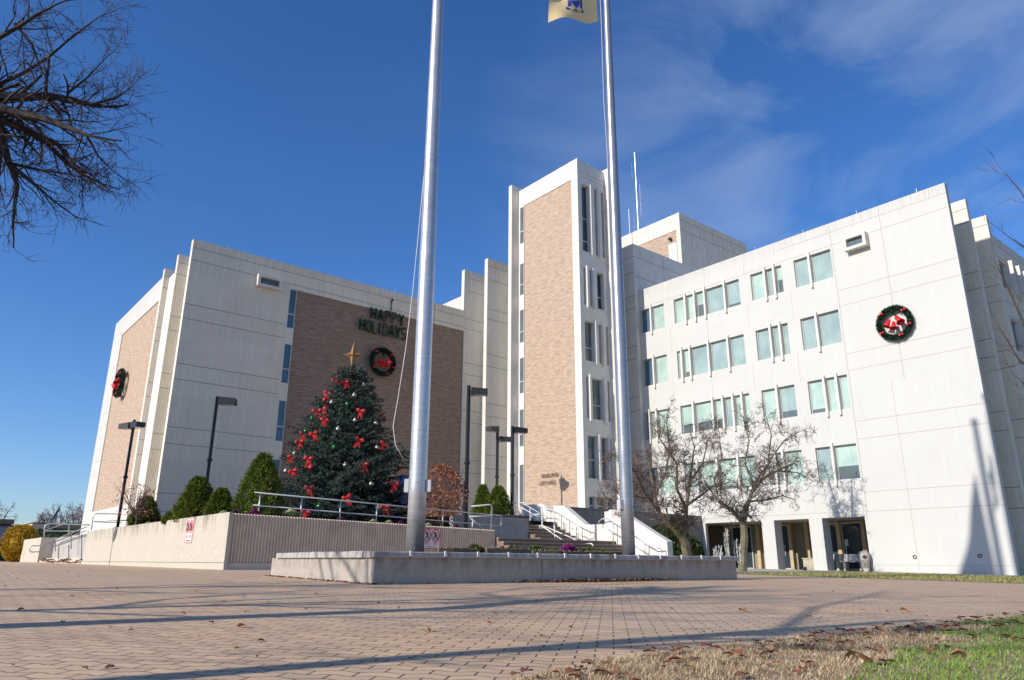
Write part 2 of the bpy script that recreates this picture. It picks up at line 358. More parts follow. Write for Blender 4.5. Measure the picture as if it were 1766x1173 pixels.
# --- right wing, west front on X=38
WX=38.0
rows=[(15.40,17.10),(11.60,13.47),(7.94,9.78),(4.25,6.07)]
groups={0:[[(31.85,31.0,31.9),(30.65,29.75)],],}
RW=[
 [((28.9,30.9-31.9+31.9),)],
]
bays=[(29.75,31.86),(23.82,28.9),(20.9,23.0),(17.85,20.1)]
fins=[[[30.85],[27.92,27.17,26.38,24.86],[22.0,21.38],[19.12]],
      [[30.85],[28.48,27.82,26.38,24.93],[22.0,21.38],[19.12]],
      [[31.43,30.83],[27.85,26.38,25.65,24.93,24.3],[21.98],[19.12,18.42]],
      [[30.85],[27.85,26.38,24.93],[22.5,22.02],[19.12]]]
FW=.13
wm=MB(); holes=[]
wins=[]
for ri,(z0,z1) in enumerate(rows):
    for bi,(a,b_) in enumerate(bays):
        holes.append((a,b_,z0,z1))
        ed=sorted([a,b_]+[f for f in fins[ri][bi]])
        for k in range(len(ed)-1):
            ua=ed[k]+(FW/2 if k>0 else 0); ub=ed[k+1]-(FW/2 if k<len(ed)-2 else 0)
            wins.append((ua,ub,z0,z1,ri,bi))
# ground-floor arcade openings
piers=[(23.0,23.78),(20.18,20.92)]
holes+= [(17.9,20.18,-.5,2.36),(20.92,23.0,-.5,2.36),(23.78,27.6,-.5,2.36)]
hwall(wm,'X',WX,11.6,31.9,-.5,18.62,holes,.22,0,back=.33)
for r in JZ[2:]: pass
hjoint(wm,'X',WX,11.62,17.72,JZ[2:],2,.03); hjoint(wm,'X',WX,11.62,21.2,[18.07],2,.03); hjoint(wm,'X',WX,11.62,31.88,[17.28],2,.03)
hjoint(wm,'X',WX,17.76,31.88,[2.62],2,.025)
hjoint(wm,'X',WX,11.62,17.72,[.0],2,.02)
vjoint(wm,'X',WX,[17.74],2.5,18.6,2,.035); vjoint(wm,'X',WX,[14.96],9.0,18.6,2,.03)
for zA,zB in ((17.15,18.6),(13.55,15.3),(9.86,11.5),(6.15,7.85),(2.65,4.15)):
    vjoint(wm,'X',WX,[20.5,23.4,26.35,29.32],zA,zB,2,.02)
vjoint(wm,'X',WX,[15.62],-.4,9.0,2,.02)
# arcade soffit, back and side
wm.box(38.002,41.6,17.5,31.2,2.362,2.6,0)
wm.box(38.34,41.6,17.55,17.88,-.5,2.36,0)
for a,b_ in piers: wm.box(38.225,38.75,a+.001,b_-.001,-.5,2.36,0)
wm.build('wing_wall',[M['precast_fine'],M['joint'],M['joint_light']],hall)
rp=random.Random(3)
for (ua,ub,z0,z1,ri,bi) in wins:
    pane='pane_blind' if rp.random()<.6 else 'pane_blind2'
    if ri==0 and bi==3: pane='pane_blind2'
    if ri==1 and bi>=2: pane='pane_blind2'
    if bi==0 and ua>30.9: pane='pane_blue'  # the tower's shadow on the end panes, put in as darker glass
    bl=None
    if (ri,bi) in ((3,3),(2,2)) and ua<ub and ub<(19.1 if bi==3 else 22.0): bl=.72 if bi==3 else .42
    if (ri,bi)==(2,1) and ub>26: bl=.62
    if bl is None and rp.random()<.22: bl=(z1-z0)*rp.choice((.14,.2,.33,.5))
    window('X',WX,ua,ub,z0,z1,pane,.2,blind=bl)
# mullion fins: full list as separate parts
for ri,(z0,z1) in enumerate(rows):
    for bi in range(4):
        for f in fins[ri][bi]:
            mb=MB(); mb.box(WX-.13,WX+.205,f-.055,f+.055,z0-.02,z1+.0,0)
            mb.prism([(WX-.135,z0-.30),(WX-.135,z1+.17),(WX-.0045,z1+.17),(WX-.0045,z1+.002),(WX-.0045,z0-.30)],'Y',f-.062,f+.062,0)
            mb.build('mullion',M['mullion'],hall)
# stepped side slabs beyond the right end and the side wall
sm=MB()
for x in (40.69,43.62):
    sm.box(x,x+.33,11.6,14.2,-.5,18.62,0); hjoint(sm,'X',x,11.62,12.6,JZ[:],1,.03)
sm.build('fin_wall',[M['precast'],M['joint']],hall)
sm=MB()
sh=[]
sgroups=[(46.9,51.9),(54.5,60.0)]
for (z0,z1) in rows:
    for g0,g1 in sgroups: sh.append((g0,g1,z0,z1))
hwall(sm,'Y',12.3,45.6,82,-.5,18.62,sh,.25,0,back=1)
hjoint(sm,'Y',12.3,45.62,82,JZ,1,.03)
sm.box(38.335,81.9,12.64,31.85,2.61,18.3,0)        # wing mass behind the skins
sm.box(41.62,81.9,12.64,31.85,-.5,2.6,0)
sm.box(38.335,41.61,12.64,17.5,-.5,2.6,0)
sm.box(45.25,45.6,12.31,12.62,-.5,18.6,0)
sm.build('wing_side_wall',[M['precast'],M['joint']],hall)
for (z0,z1) in rows:
    for g0,g1 in sgroups:
        n=4; st=(g1-g0)/n
        for k in range(n):
            window('Y',12.3,g0+k*st+.12,g0+(k+1)*st-.12,z0,z1,'pane_blue',.2)
            mb=MB(); mb.box(g0+(k+1)*st-.1,g0+(k+1)*st+.02,11.95,12.5,z0-.3,z1+.17); mb.build('mullion',M['smooth'],hall)
# arcade shopfront: tan posts, beige panels, dark glass
mb=MB(); mb.box(41.25,41.6,17.9,31.2,-.5,2.36,0)
mb.build('arcade_wall',mat('beige_panel',(.27,.245,.18),.6,var=.15,vscale=2),hall)
tanp=mat('tan_post',(.50,.38,.22),.6,var=.15)
for y in (19.5,20.9,21.75,22.8,23.86,24.6,26.0,28.3,29.8):
    mb=MB(); mb.box(40.95,41.25,y-.11,y+.11,-.5,2.36,0); mb.build('arcade_post',tanp,hall)
for (a,b_) in ((19.62,20.78),(21.02,21.63),(23.98,24.48),(26.5,27.9)):
    fo=MB(); fo.box(41.1,41.2,a,b_,-.3,-.2); fo.box(41.1,41.2,a,b_,2.2,2.3); fo.box(41.1,41.2,a,a+.06,-.2,2.2); fo.box(41.1,41.2,b_-.06,b_,-.2,2.2)
    d=fo.build('door',M['frame'],hall)
    p=MB(); p.box(41.14,41.17,a+.06,b_-.06,-.2,2.2); p.build('pane',M['pane_dark'],d)
    p=MB(); p.box(41.05,41.1,b_-.2,b_-.16,.5,1.1); p.build('handle',M['galv'],d)
fo=MB(); fo.box(41.085,41.095,20.45,20.65,1.0,1.35); fo.build('notice',M['smooth'],hall)
# --- high block beside the tower
mb=MB(); mb.box(37.62,52,31.905,44,-.3,22.2,0)
hjoint(mb,'Y',31.905,37.64,51.9,[21.2,19.7],1,.03)
hjoint(mb,'X',37.62,31.93,38,[21.2,20.0,18.2,17.28,14.5,13.6,10.87,9.95,7.2,6.27,3.56],1,.03)
vjoint(mb,'Y',31.905,[41.0,44.4],18.6,22.1,1,.03)
mb.build('block_wall',[M['smooth'],M['joint']],hall)
# --- penthouse
PX,PY,PT=44.85,33.02,27.5
mb=MB(); hwall(mb,'X',PX,PY,39.3,22.0,PT,[(33.40,38.9,22.1,26.06)],.06,0,back=.28)
mb.box(PX+.281,54.4,PY,39.29,22.0,PT-.003,0)
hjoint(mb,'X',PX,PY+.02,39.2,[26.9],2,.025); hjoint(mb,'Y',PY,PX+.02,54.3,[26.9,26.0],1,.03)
mb.build('penthouse_wall',[M['precast'],M['joint'],M['joint_light']],hall)
mb=MB(); mb.box(PX+.05,PX+.2,33.39,38.91,22.09,26.07); mb.build('brick_panel',M['brick'],hall)
mb=MB(); mb.box(PX-.03,PX+.05,33.42,34.28,22.3,25.02); dd=mb.build('door',M['frame'],hall)
mb=MB(); mb.box(PX-.045,PX-.031,33.5,34.12,22.3,24.8); mb.build('door_leaf',mat('white_door',(.78,.77,.72),.5),dd)
mb=MB(); mb.lathe((PX-.12,34.0,25.45),[(0,-.12),(.14,-.1),(.16,.02),(.05,.12),(0,.14)],10); mb.build('wall_lamp',M['black'],hall)
# --- tower
TX,TY=32.2,32.0; TT=27.15
tm=MB(); hwall(tm,'X',TX,TY,38.8,1.0,TT,[(32.62,37.70,1.3,25.72)]+[(37.705,38.17,z0,z1) for z0,z1 in ((22.68,25.69),(18.6,21.1),(15.0,17.5),(11.3,13.9),(7.6,10.2),(2.6,6.4))],.07,0,back=.35)
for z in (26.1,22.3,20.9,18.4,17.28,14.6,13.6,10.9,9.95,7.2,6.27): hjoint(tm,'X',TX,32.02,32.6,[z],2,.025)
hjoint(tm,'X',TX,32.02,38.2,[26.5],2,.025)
trows=[(20.25,25.3,(21.1,22.8),[(32.58,33.30),(33.78,34.06),(34.46,34.74)]),
       (16.38,19.0,(17.3,),[(32.57,32.74),(33.08,33.34),(33.8,34.5)]),
       (12.55,15.25,(13.5,),[(32.57,33.42),(33.8,34.1),(34.52,34.76)]),
       (8.78,11.45,(9.75,),[(32.57,32.74),(33.06,34.08),(34.48,34.74)]),
       (5.03,7.68,(6.2,),[(32.57,33.42),(33.74,34.4),(34.56,34.76)]),
       (2.6,3.92,(3.4,),[(32.57,33.15),(33.2,34.1),(34.2,34.7)])]
th=[(a,b_,z0,z1) for z0,z1,br,cs in trows for a,b_ in cs]
hwall(tm,'Y',TY-.001,TX+.352,34.9,1.0,TT-.12,th,.3,0,back=.34)
for z in (26.2,25.9): hjoint(tm,'Y',TY,TX+.4,34.88,[z],1,.025)
tm.box(TX+.36,34.895,TY+.36,38.79,1.0,TT-.2,0)
tm.build('tower_wall',[M['smooth'],M['joint'],M['joint_light']],hall)
mb=MB(); mb.box(TX+.055,TX+.3,32.61,37.71,1.29,25.73); mb.build('brick_panel',M['brick'],hall)
for z0,z1 in ((22.68,25.69),(18.6,21.1),(15.0,17.5),(11.3,13.9),(7.6,10.2),(2.6,6.4)):
    window('X',TX,37.71,38.165,z0,z1,'pane_grey',.06,bars=(z0+.33*(z1-z0),),fr=.04)
for z0,z1,br,cs in trows:
    for a,b_ in cs: window('Y',TY,a,b_,z0,z1,'pane_dark' if z0>15 else 'pane_grey',.28,bars=br,fr=.035)
    if z0>3:
        for (a,b_),(c_,d_) in zip(cs,cs[1:]):
            mb=MB(); mb.prism([(z0-.22,0),(z1+.22,0),(z1+.12,-.2),(z0-.12,-.2)],'Z',0,1)
            mb=MB(); u0_,u1_=b_+.01,c_-.01
            mb.add([(u0_,TY-.001,z0-.28),(u1_,TY-.001,z0-.28),(u1_,TY-.001,z1+.25),(u0_,TY-.001,z1+.25),(u0_+.06,TY-.12,z0-.12),(u1_-.06,TY-.12,z0-.12),(u1_-.06,TY-.12,z1+.12),(u0_+.06,TY-.12,z1+.12)],
                   [(4,5,6,7),(0,4,7,3),(1,2,6,5),(3,7,6,2),(0,1,5,4)])
            mb.build('mullion',M['smooth'],hall)
# tower end fins
mb=MB(); mb.box(34.9,35.25,31.62,38.0,1.0,TT+.05,0); mb.build('fin_wall',M['smooth'],hall)
mb=MB(); mb.box(31.52,TX+.35,38.32,38.68,1.0,TT+.35,0); mb.box(31.6,TX-.001,38.0,38.319,1.0,TT+.2,0) if False else None
mb.build('fin_wall',M['smooth'],hall)
# --- left wing: stepped fin walls and the shade-darkened brick panel of its south front
lm=MB()
strips=[(14.32,16.96),(10.7,13.26),(7.05,9.6),(3.4,5.95)]
hwall(lm,'Y',43.4,10.87,31.05,.5,18.62,[(17.62,31.02,2.2,16.97)]+[(17.12,17.61,a,b_) for a,b_ in strips],.1,0,back=.36)
lm.box(10.872,11.2,43.401,43.8,.6,18.6,0)
hjoint(lm,'Y',43.4,10.9,31.0,[18.07,17.28],1,.028); hjoint(lm,'Y',43.4,10.9,17.0,JZ[2:],1,.028)
vjoint(lm,'Y',43.4,[28.3],17.0,18.6,1,.04)
lm.box(11.9,30.8,43.77,64.5,.5,18.3,0)
lm.build('wing_wall',[M['precast'],M['joint']],hall)
mb=MB(); mb.box(17.63,31.01,43.47,43.72,2.19,16.98); mb.build('brick_panel',M['brick_shaded'],hall)
for a,b_ in strips: window('Y',43.4,17.125,17.60,a,b_,'pane_blue',.085,bars=(a+.36*(b_-a),),fr=.035)
for yy in (46.37,49.44):
    mb=MB(); mb.box(10.87,14.5,yy,yy+.36,.5,18.62,0); hjoint(mb,'Y',yy,10.9,14.4,JZ,1,.028); mb.build('fin_wall',[M['precast'],M['joint']],hall)
mb=MB(); mb.box(11.202,11.85,46.74,49.43,.5,18.0,0); mb.build('recess_wall',M['smooth'],hall)
mb=MB(); hwall(mb,'X',11.2,49.81,64.7,.5,18.62,[(51.0,61.6,3.4,16.95)],.08,0,back=.68)
hjoint(mb,'X',11.2,61.6,64.68,JZ[1:],2,.03); vjoint(mb,'X',11.2,[57.0],17.0,18.6,2,.03)
mb.build('wing_wall',[M['precast_fine'],M['joint'],M['joint_light']],hall)
mb=MB(); mb.box(11.26,11.5,50.99,61.61,3.39,16.96); mb.build('brick_panel',M['brick'],hall)
# --- raised section between left wing and tower
mb=MB(); mb.box(31.055,36.5,43.4,43.8,.5,22.02,0)
mb.box(30.95,31.30,43.395,43.75,18.3,22.02,0); 
hjoint(mb,'Y',43.4,31.07,36,[21.4,20.3,18.0,17.2,14.5,13.6,10.87,9.95,7.2,6.27,3.56],1,.028)
mb.build('fin_wall',[M['precast_tall'],M['joint']],hall)
mb=MB(); mb.box(30.97,36.5,40.45,40.82,.5,22.02,0)
hjoint(mb,'Y',40.45,31.0,36,[21.4,20.3,18.0,17.2,14.5,13.6,10.87,9.95,7.2,6.27,3.56],1,.028)
mb.build('fin_wall',[M['precast_tall'],M['joint']],hall)
mb=MB(); mb.box(31.2,44,43.82,60,17,20.05,0); mb.box(33.0,37.6,38.82,43.38,.5,21.5,0); mb.build('block_wall',M['precast_fine'],hall)
# --- little projecting window hoods
def hood(axis,c,u0,u1,z0,z1):
    mb=MB(); t=.16; d=.42
    B=(lambda a,b_,p,q,t0,t1:mb.box(c+t0,c+t1,a,b_,p,q)) if axis=='X' else (lambda a,b_,p,q,t0,t1:mb.box(a,b_,c+t0,c+t1,p,q))
    B(u0,u1,z0,z0+t,-d,-.001); B(u0,u1,z1-t,z1,-d,-.001); B(u0,u0+t,z0+t,z1-t,-d,-.001); B(u1-t,u1,z0+t,z1-t,-d,-.001)
    h=mb.build('window_hood',M['smooth'],hall)
    mb=MB(); B(u0+t,u1-t,z0+t,z1-t,-.2,-.15); mb.build('pane',M['pane_grey'],h)
hood('X',38.0,15.68,16.9,16.5,17.3); hood('Y',43.4,14.85,16.4,16.55,17.3)
# roof lightning rods
mb=MB()
for x,y,z in [(13+3*k,43.6,18.62) for k in range(6)]+[(38.2,13+3.2*k,18.62) for k in range(6)]+[(31.3,43.6,22.0),(32.4,34,27.15),(33.5,32.2,27.05),(45,33.2,27.5),(48,33.2,27.5),(51,33.2,27.5)]:
    mb.tube([(x,y,z),(x,y,z+.32)],.010,4)
tag(mb.build('lightning_rod',M['galv'],hall),kind='stuff')

# drains on the lower right wall
for y,z in ((15.75,.38),(12.95,.42)):
    mb=MB(); mb.lathe((37.999,y,z),[(.09,0),(.09,.03),(.055,.03),(.055,0)],14,ax=(-1,0,0)); mb.build('drain_ring',M['black'],hall)

# ------------------------------------------------------------------ raised signs on the tower
def text(body, size, loc, rot, ext, m, name, parent=None, align='LEFT', squash=1):
    c=bpy.data.curves.new(name,'FONT'); c.body=body; c.size=size; c.extrude=ext; c.align_x=align; c.resolution_u=2
    o=bpy.data.objects.new(name,c); COL.objects.link(o)
    bpy.context.view_layer.update()
    me=bpy.data.meshes.new_from_object(o.evaluated_get(bpy.context.evaluated_depsgraph_get()))
    bpy.data.objects.remove(o); me.name=name; me.materials.clear(); me.materials.append(m)
    me.transform(Matrix.Translation(loc)@rot@Matrix.Diagonal((squash,1,1,1)))
    if parent is not None: me.transform(Matrix.Translation(-WLOC.get(parent.name,Vector((0,0,0)))))
    o=bpy.data.objects.new(name,me); COL.objects.link(o)
    if parent is not None: o.parent=parent
    return o
FX=Matrix(((0,0,-1,0),(-1,0,0,0),(0,1,0,0),(0,0,0,1)))      # text on a wall facing -X
FY=Matrix(((1,0,0,0),(0,0,-1,0),(0,1,0,0),(0,0,0,1)))       # text on a wall facing -Y
bronze=mat('aged_letters',(.33,.26,.21),.4,metal=.5)
sg=thing('wall_lettering',(32.2,35.3,4.7),'small metal letters reading VINELAND CITY HALL low on the tan brick tower face','sign')
for ch,l in (('VINELAND',5.30),('CITY HALL',4.84)):
    text(ch,.37,Vector((32.19,35.95 if ch[0]=='V' else 36.15,l)),FX,.02,bronze,'lettering',sg,squash=.92)

# ------------------------------------------------------------------ wreaths and garland letters
def tinsel(mb, path, rad, n, spike=.14, seed=1, closed=False, m=0):
    r=random.Random(seed); P=[Vector(p) for p in path]
    mb.tube(P,rad*.55,6,m)
    seg=[(P[i],P[i+1]) for i in range(len(P)-1)]; ln=[(b_-a).length for a,b_ in seg]; tot=sum(ln)
    for k in range(n):
        t=r.random()*tot; i=0
        while t>ln[i] and i<len(ln)-1: t-=ln[i]; i+=1
        a,b_=seg[i]; c=a.lerp(b_,min(1,t/ln[i])); d=(b_-a).normalized()
        o=Vector((r.gauss(0,1),r.gauss(0,1),r.gauss(0,1))); o-=d*o.dot(d)*.6; o.normalize()
        e=c+o*(rad+spike*r.random()); s_=o.cross(Vector((r.random(),r.random(),r.random()))).normalized()*rad*.22
        mb.add([c+o*rad*.35-s_,c+o*rad*.35+s_,e],[(0,1,2)],m)
def wreath(c, nrm, rad, label):
    c=Vector(c); nrm=Vector(nrm); side=Vector((0,0,1)).cross(nrm).normalized(); up=Vector((0,0,1))
    w_=thing('wreath',tuple(c),label,'wreath','christmas wreaths hung on the walls')
    mb=MB(); th=rad*.165
    ring=[c+nrm*(th*.9)+(side*math.cos(a)+up*math.sin(a))*(rad-th) for a in [2*math.pi*k/40 for k in range(41)]]
    tinsel(mb,ring,th,3600,th*.45,seed=int(c.y)); mb.build('garland_ring',M['wreathgreen'],w_)
    mb=MB(); top=c+nrm*(th*1.2)+up*(rad-th*1.3); tinsel(mb,[top,top-up*rad*.38],th*.5,300,th*.2,seed=3); mb.build('bell_tie',M['wreathgreen'],w_)
    for dx,dz,tx,sc in ((-.34,.02,-.42,1),(.34,.10,.55,1.08),(0,-.16,.02,.95)):
        p=c+nrm*(th*1.5)+side*(dx*rad*.55)+up*(rad*(.20+dz)); ax=(up*-1+side*tx+nrm*.35).normalized(); s_=rad*.43*sc
        mb=MB(); mb.lathe(p,[(.01,0),(.16*s_/.5*.5,.02*s_),(.24*s_*.8,.12*s_),(.27*s_,.5*s_),(.36*s_,.85*s_),(.50*s_,1.08*s_),(.46*s_,1.08*s_),(.30*s_,.8*s_),(.05,.3*s_)],20,ax=ax)
        mb.build('bell',M['red_plastic'],w_,smooth=True)
    for a in (.75,2.35,-.35,3.75,-1.2):
        p=c+nrm*(th*1.9)+(side*math.cos(a)+up*math.sin(a))*(rad-th)
        mb=MB()
        for q in (-1,1): mb.lathe(p,[(.0,.0),(.06,.03),(.065,.10),(0,.13)],7,ax=side*q+up*.25*q)
        mb.build('small_bow',M['red'],w_)
wreath((37.9,14.93,11.9),(-1,0,0),.93,'large round wreath with three red bells on the sunny white wall of the right wing')
wreath((24.05,43.3,13.22),(0,-1,0),1.03,'round wreath with red bells on the shaded brick wall, under the garland words')
wreath((11.05,57.95,12.35),(-1,0,0),1.08,'wreath with red bells seen edge-on high on the tan brick left side wall')
# garland words
GL={'H':[[(0,0),(0,1)],[(.62,0),(.62,1)],[(0,.5),(.62,.5)]],'A':[[(0,0),(.34,1),(.68,0)],[(.14,.38),(.54,.38)]],
 'P':[[(0,0),(0,1),(.45,1),(.6,.88),(.6,.62),(.45,.5),(0,.5)]],'Y':[[(0,1),(.33,.5),(.66,1)],[(.33,.5),(.33,0)]],
 'O':[[(.33,0),(.08,.15),(0,.5),(.08,.85),(.33,1),(.58,.85),(.66,.5),(.58,.15),(.33,0)]],'L':[[(0,1),(0,0),(.52,0)]],'I':[[(0,0),(0,1)]],
 'D':[[(0,0),(0,1),(.35,1),(.6,.8),(.64,.5),(.6,.2),(.35,0),(0,0)]],
 'S':[[(.6,.88),(.45,1),(.15,1),(0,.87),(0,.63),(.15,.52),(.45,.48),(.6,.37),(.6,.13),(.45,0),(.15,0),(0,.12)]]}
gw=thing('holiday_greeting',(24,43.3,15.3),'dark green garland letters reading HAPPY HOLIDAYS high on the shaded brick wall','garland sign')
for word,x,z,h,st in (('HAPPY',22.95,16.22,.80,.56),('HOLIDAYS',22.15,15.20,.86,.50)):
    for ch in word:
        wd=.42 if ch!='I' else .06
        mb=MB()
        for k,stroke in enumerate(GL[ch]):
            tinsel(mb,[(x+.08+p[0]*.56,43.33,z+p[1]*h) for p in stroke],.085,150,.06,seed=k+int(x*9))
        mb.build('letter',M['wreathgreen'],gw)
        x+= st if ch!='I' else .3
mb=MB(); mb.tube([(24.6,43.36,16.9),(24.6,43.36,17.9)],.03,6); mb.tube([(24.6,43.36,17.85),(24.6,43.2,17.95)],.07,8); mb.build('support_post',M['black'],gw)

# ------------------------------------------------------------------ roof antennas
mb=MB(); p=Vector((46.6,38.8,22.2)); 
mast=thing('radio_mast',tuple(p),'tall thin radio mast with side dipoles on the roof behind the tower','antenna')
top=.94*38.8
mb.tube([p,p+Vector((0,0,5.8))],[.075,.055],6); mb.build('mast',mat('rusty_mast',(.34,.24,.2),.6,var=.4,vscale=3),mast)
mb=MB(); mb.tube([(p.x,p.y,p.z+5.8),(p.x,p.y,top)],.03,6)
for zz,s_ in ((28.9,-1),(30.3,1),(32.0,1),(34.3,-1)):
    mb.tube([(p.x,p.y,zz),(p.x+.2*s_,p.y-.25*s_,zz),(p.x+.2*s_,p.y-.25*s_,zz+1.1)],.016,4); mb.tube([(p.x+.2*s_,p.y-.25*s_,zz),(p.x+.2*s_,p.y-.25*s_,zz-.5)],.016,4)
mb.tube([(p.x-.7,p.y+.4,27.6),(p.x+.3,p.y-.2,27.8)],.04,5); mb.tube([(p.x-.7,p.y+.4,27.2),(p.x-.7,p.y+.4,28.1)],.03,4)
mb.build('dipole_array',M['galv'],mast)
mb=MB(); mb.tube([(44.6,38.1,22.2),(44.6,38.1,29.7)],[.035,.025],6); tag(fixloc(mb.build('whip_antenna',M['white_rail'])),'short plain white whip antenna on the roof left of the radio mast','antenna')

# ------------------------------------------------------------------ retaining walls, terrace, stairs
M['cream']=mat('cream_concrete',(.54,.485,.38),.8,var=.16,vscale=1.1,bump=.003,bscale=50)
def stained(name,col,z0,z1):
    m=mat(name,col,.85); N,L,b=nodes(m); u,z,uv,pos=uz(N,L,6,.9)
    s=noi(N,L,uv,.6,5,.65); f=noi(N,L,pos,9,5,.65)
    c=mixc(N,L,rng(N,L,f,.4,.75,0,.45),col,tuple(x*.6 for x in col))
    d=mth(N,L,'MULTIPLY',rng(N,L,s,.44,.60,0,1),rng(N,L,z,z0,z1,.05,1)); c=mixc(N,L,mth(N,L,'MULTIPLY',d,.7),c,(.12,.085,.06))
    cr_=N.new('ShaderNodeTexVoronoi'); cr_.feature='DISTANCE_TO_EDGE'; cr_.inputs['Scale'].default_value=.45; L.new(pos,cr_.inputs['Vector'])
    c=mixc(N,L,rng(N,L,cr_.outputs['Distance'],.0,.008,.12,0),c,(.08,.06,.05))
    L.new(c,b.inputs['Base Color'])
    bp=N.new('ShaderNodeBump'); bp.inputs['Distance'].default_value=.006; L.new(f,bp.inputs['Height']); L.new(bp.outputs[0],b.inputs['Normal'])
    return m
M['planter']=stained('weathered_planter_concrete',(.42,.37,.30),-.2,.1)
M['cream_st']=stained('stained_cream_wall',(.54,.485,.38),.9,1.5)
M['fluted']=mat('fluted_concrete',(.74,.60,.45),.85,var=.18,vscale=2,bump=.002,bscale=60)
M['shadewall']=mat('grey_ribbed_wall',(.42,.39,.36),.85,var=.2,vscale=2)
bw=thing('retaining_wall',(8.2,24,-.25),'cream retaining wall with fluted front face and smooth sunny side, holding the raised bed','wall')
mb=MB()
# side slab on X=8.2, Y 23.75..45.45, and coping following a slight rise
mb.prism([(24.402,-.45),(45.45,-.45),(45.45,1.50),(24.402,1.50)],'X',8.2,8.55); mb.prism([(23.9,-.45),(24.402,-.45),(24.402,1.50),(23.9,1.50)],'X',8.2,8.30)
mb.box(8.196,8.21,23.92,45.4,-.045,-.025,1)
mb.build('side_wall',[M['cream_st'],M['joint']],bw)
mb=MB(); zt=lambda x:1.49-(x-8.2)*.0185
mb.add([(8.302,24.12,-.45),(19.05,24.12,-.45),(19.05,24.12,zt(19.05)),(8.302,24.12,1.487),(8.302,24.4,-.45),(19.05,24.4,-.45),(19.05,24.4,zt(19.05)),(8.302,24.4,1.487)],
       [(0,1,2,3),(5,4,7,6),(3,2,6,7),(1,5,6,2),(0,3,7,4)])
x=8.33; 
while x<18.98:       # flutes as real ribs
    for (a,b_,w_) in ((0,0,0),):
        z1=zt(x)-.012
        mb.add([(x,24.12,-.02),(x+.018,24.06,-.02),(x+.055,24.06,-.02),(x+.073,24.12,-.02),(x,24.12,z1),(x+.018,24.06,z1),(x+.055,24.06,z1),(x+.073,24.12,z1)],
               [(0,1,5,4),(1,2,6,5),(2,3,7,6),(4,5,6,7),(0,3,2,1)])
    x+=.104
mb.box(8.31,19.03,24.04,24.115,-.45,-.05)
mb.build('fluted_wall',M['fluted'],bw)
# second wall by the stairs
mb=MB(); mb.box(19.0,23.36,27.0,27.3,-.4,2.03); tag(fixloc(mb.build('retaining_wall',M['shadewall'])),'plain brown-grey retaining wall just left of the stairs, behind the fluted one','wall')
# terrace soil / paving masses
mb=MB()
mb.add([(8.55,24.4,1.38),(19.05,24.4,1.2),(19.05,27.3,1.3),(8.55,27.3,1.5)],[(0,1,2,3)])
mb.add([(8.55,27.3,1.5),(19.05,27.3,1.3),(19.05,43.4,2.2),(8.55,43.4,2.0)],[(0,1,2,3)])
mb.build('planting_bed',M['soil'])['kind']='structure'
mb=MB(); mb.add([(19.05,27.3,1.98),(26.0,27.9,2.0),(32.3,32,2.4),(32.3,43.4,2.4),(19.05,43.4,2.3)],[(0,1,2,3,4)])
mb.box(26.4,37.9,28.3,31.9,2.0,2.41); mb.box(9,12,44,64,-.4,1.5)
mb.build('terrace',M['concrete_walk'])['kind']='structure'
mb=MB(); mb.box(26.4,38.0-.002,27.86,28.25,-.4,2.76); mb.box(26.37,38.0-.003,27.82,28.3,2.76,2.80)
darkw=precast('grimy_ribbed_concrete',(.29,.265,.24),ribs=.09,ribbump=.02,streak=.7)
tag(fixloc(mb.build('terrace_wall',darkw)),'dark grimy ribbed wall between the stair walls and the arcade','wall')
# stairs: profile of (Y,z)
prof=[]; y=21.5; z=gz(21.5)
stp=MB()
def flight(y0,z0,n,tread,rise,x0,x1):
    for k in range(n):
        yy=y0+k*tread; zz=z0+(k+1)*rise
        stp.box(x0,x1,yy,yy+tread+.004 if k<n-1 else yy+tread,-.4+.002*k,zz,0)
        stp.box(x0,x1,yy-.025,yy-.0005,zz-.05,zz,1)
    return y0+n*tread,z0+n*rise
y,z=flight(21.6,-.27,8,.33,.158,19.06,25.99)          # lower wide flight
stp.box(19.06,23.35,y,26.99,-.4,z); stp.box(23.37,25.99,y,26.2,-.4,z)
y2,z2=flight(26.2,z,5,.36,.155,23.37,25.99)
stp.box(23.37,25.99,y2,29.0,-.4,z2)
y3,z3=flight(29.0,z2,4,.34,.155,23.37,25.99)
stp.box(23.37,31.3,y3,32.0,-.38,z3-.002)
st_o=stp.build('steps',[mat('brown_steps',(.25,.17,.115),.8,var=.3,vscale=3),mat('stair_nosing',(.36,.30,.24),.7)])
stairs=thing('entrance_stairs',(24.5,21.5,-.27),'broad brown stairs in three flights climbing to the tower entrance between white walls','stairs')
st_o.data.transform(Matrix.Translation(-Vector((24.5,21.5,-.27)))); st_o.parent=stairs
M['stairwhite']=mat('white_stair_wall',(.72,.68,.60),.75,var=.12,vscale=1.5,bump=.002)
for pts,x0 in (([(30.9,-.4),(30.9,2.98),(29.0,2.98),(28.11,2.45),(28.11,-.4)],26.0),
           ([(28.11,-.4),(28.11,2.81),(27.4,2.80),(25.83,1.79),(24.56,1.79),(24.56,-.4)],26.0),
           ([(24.56,-.4),(24.56,2.36),(24.3,2.36),(24.25,2.44),(23.5,2.38),(22.9,1.98),(20.92,.93),(20.92,-.45)],26.0)):
    mb=MB(); mb.prism(pts,'X',x0+.001,x0+.36); w_=mb.build('stair_wall',M['stairwhite'],stairs)

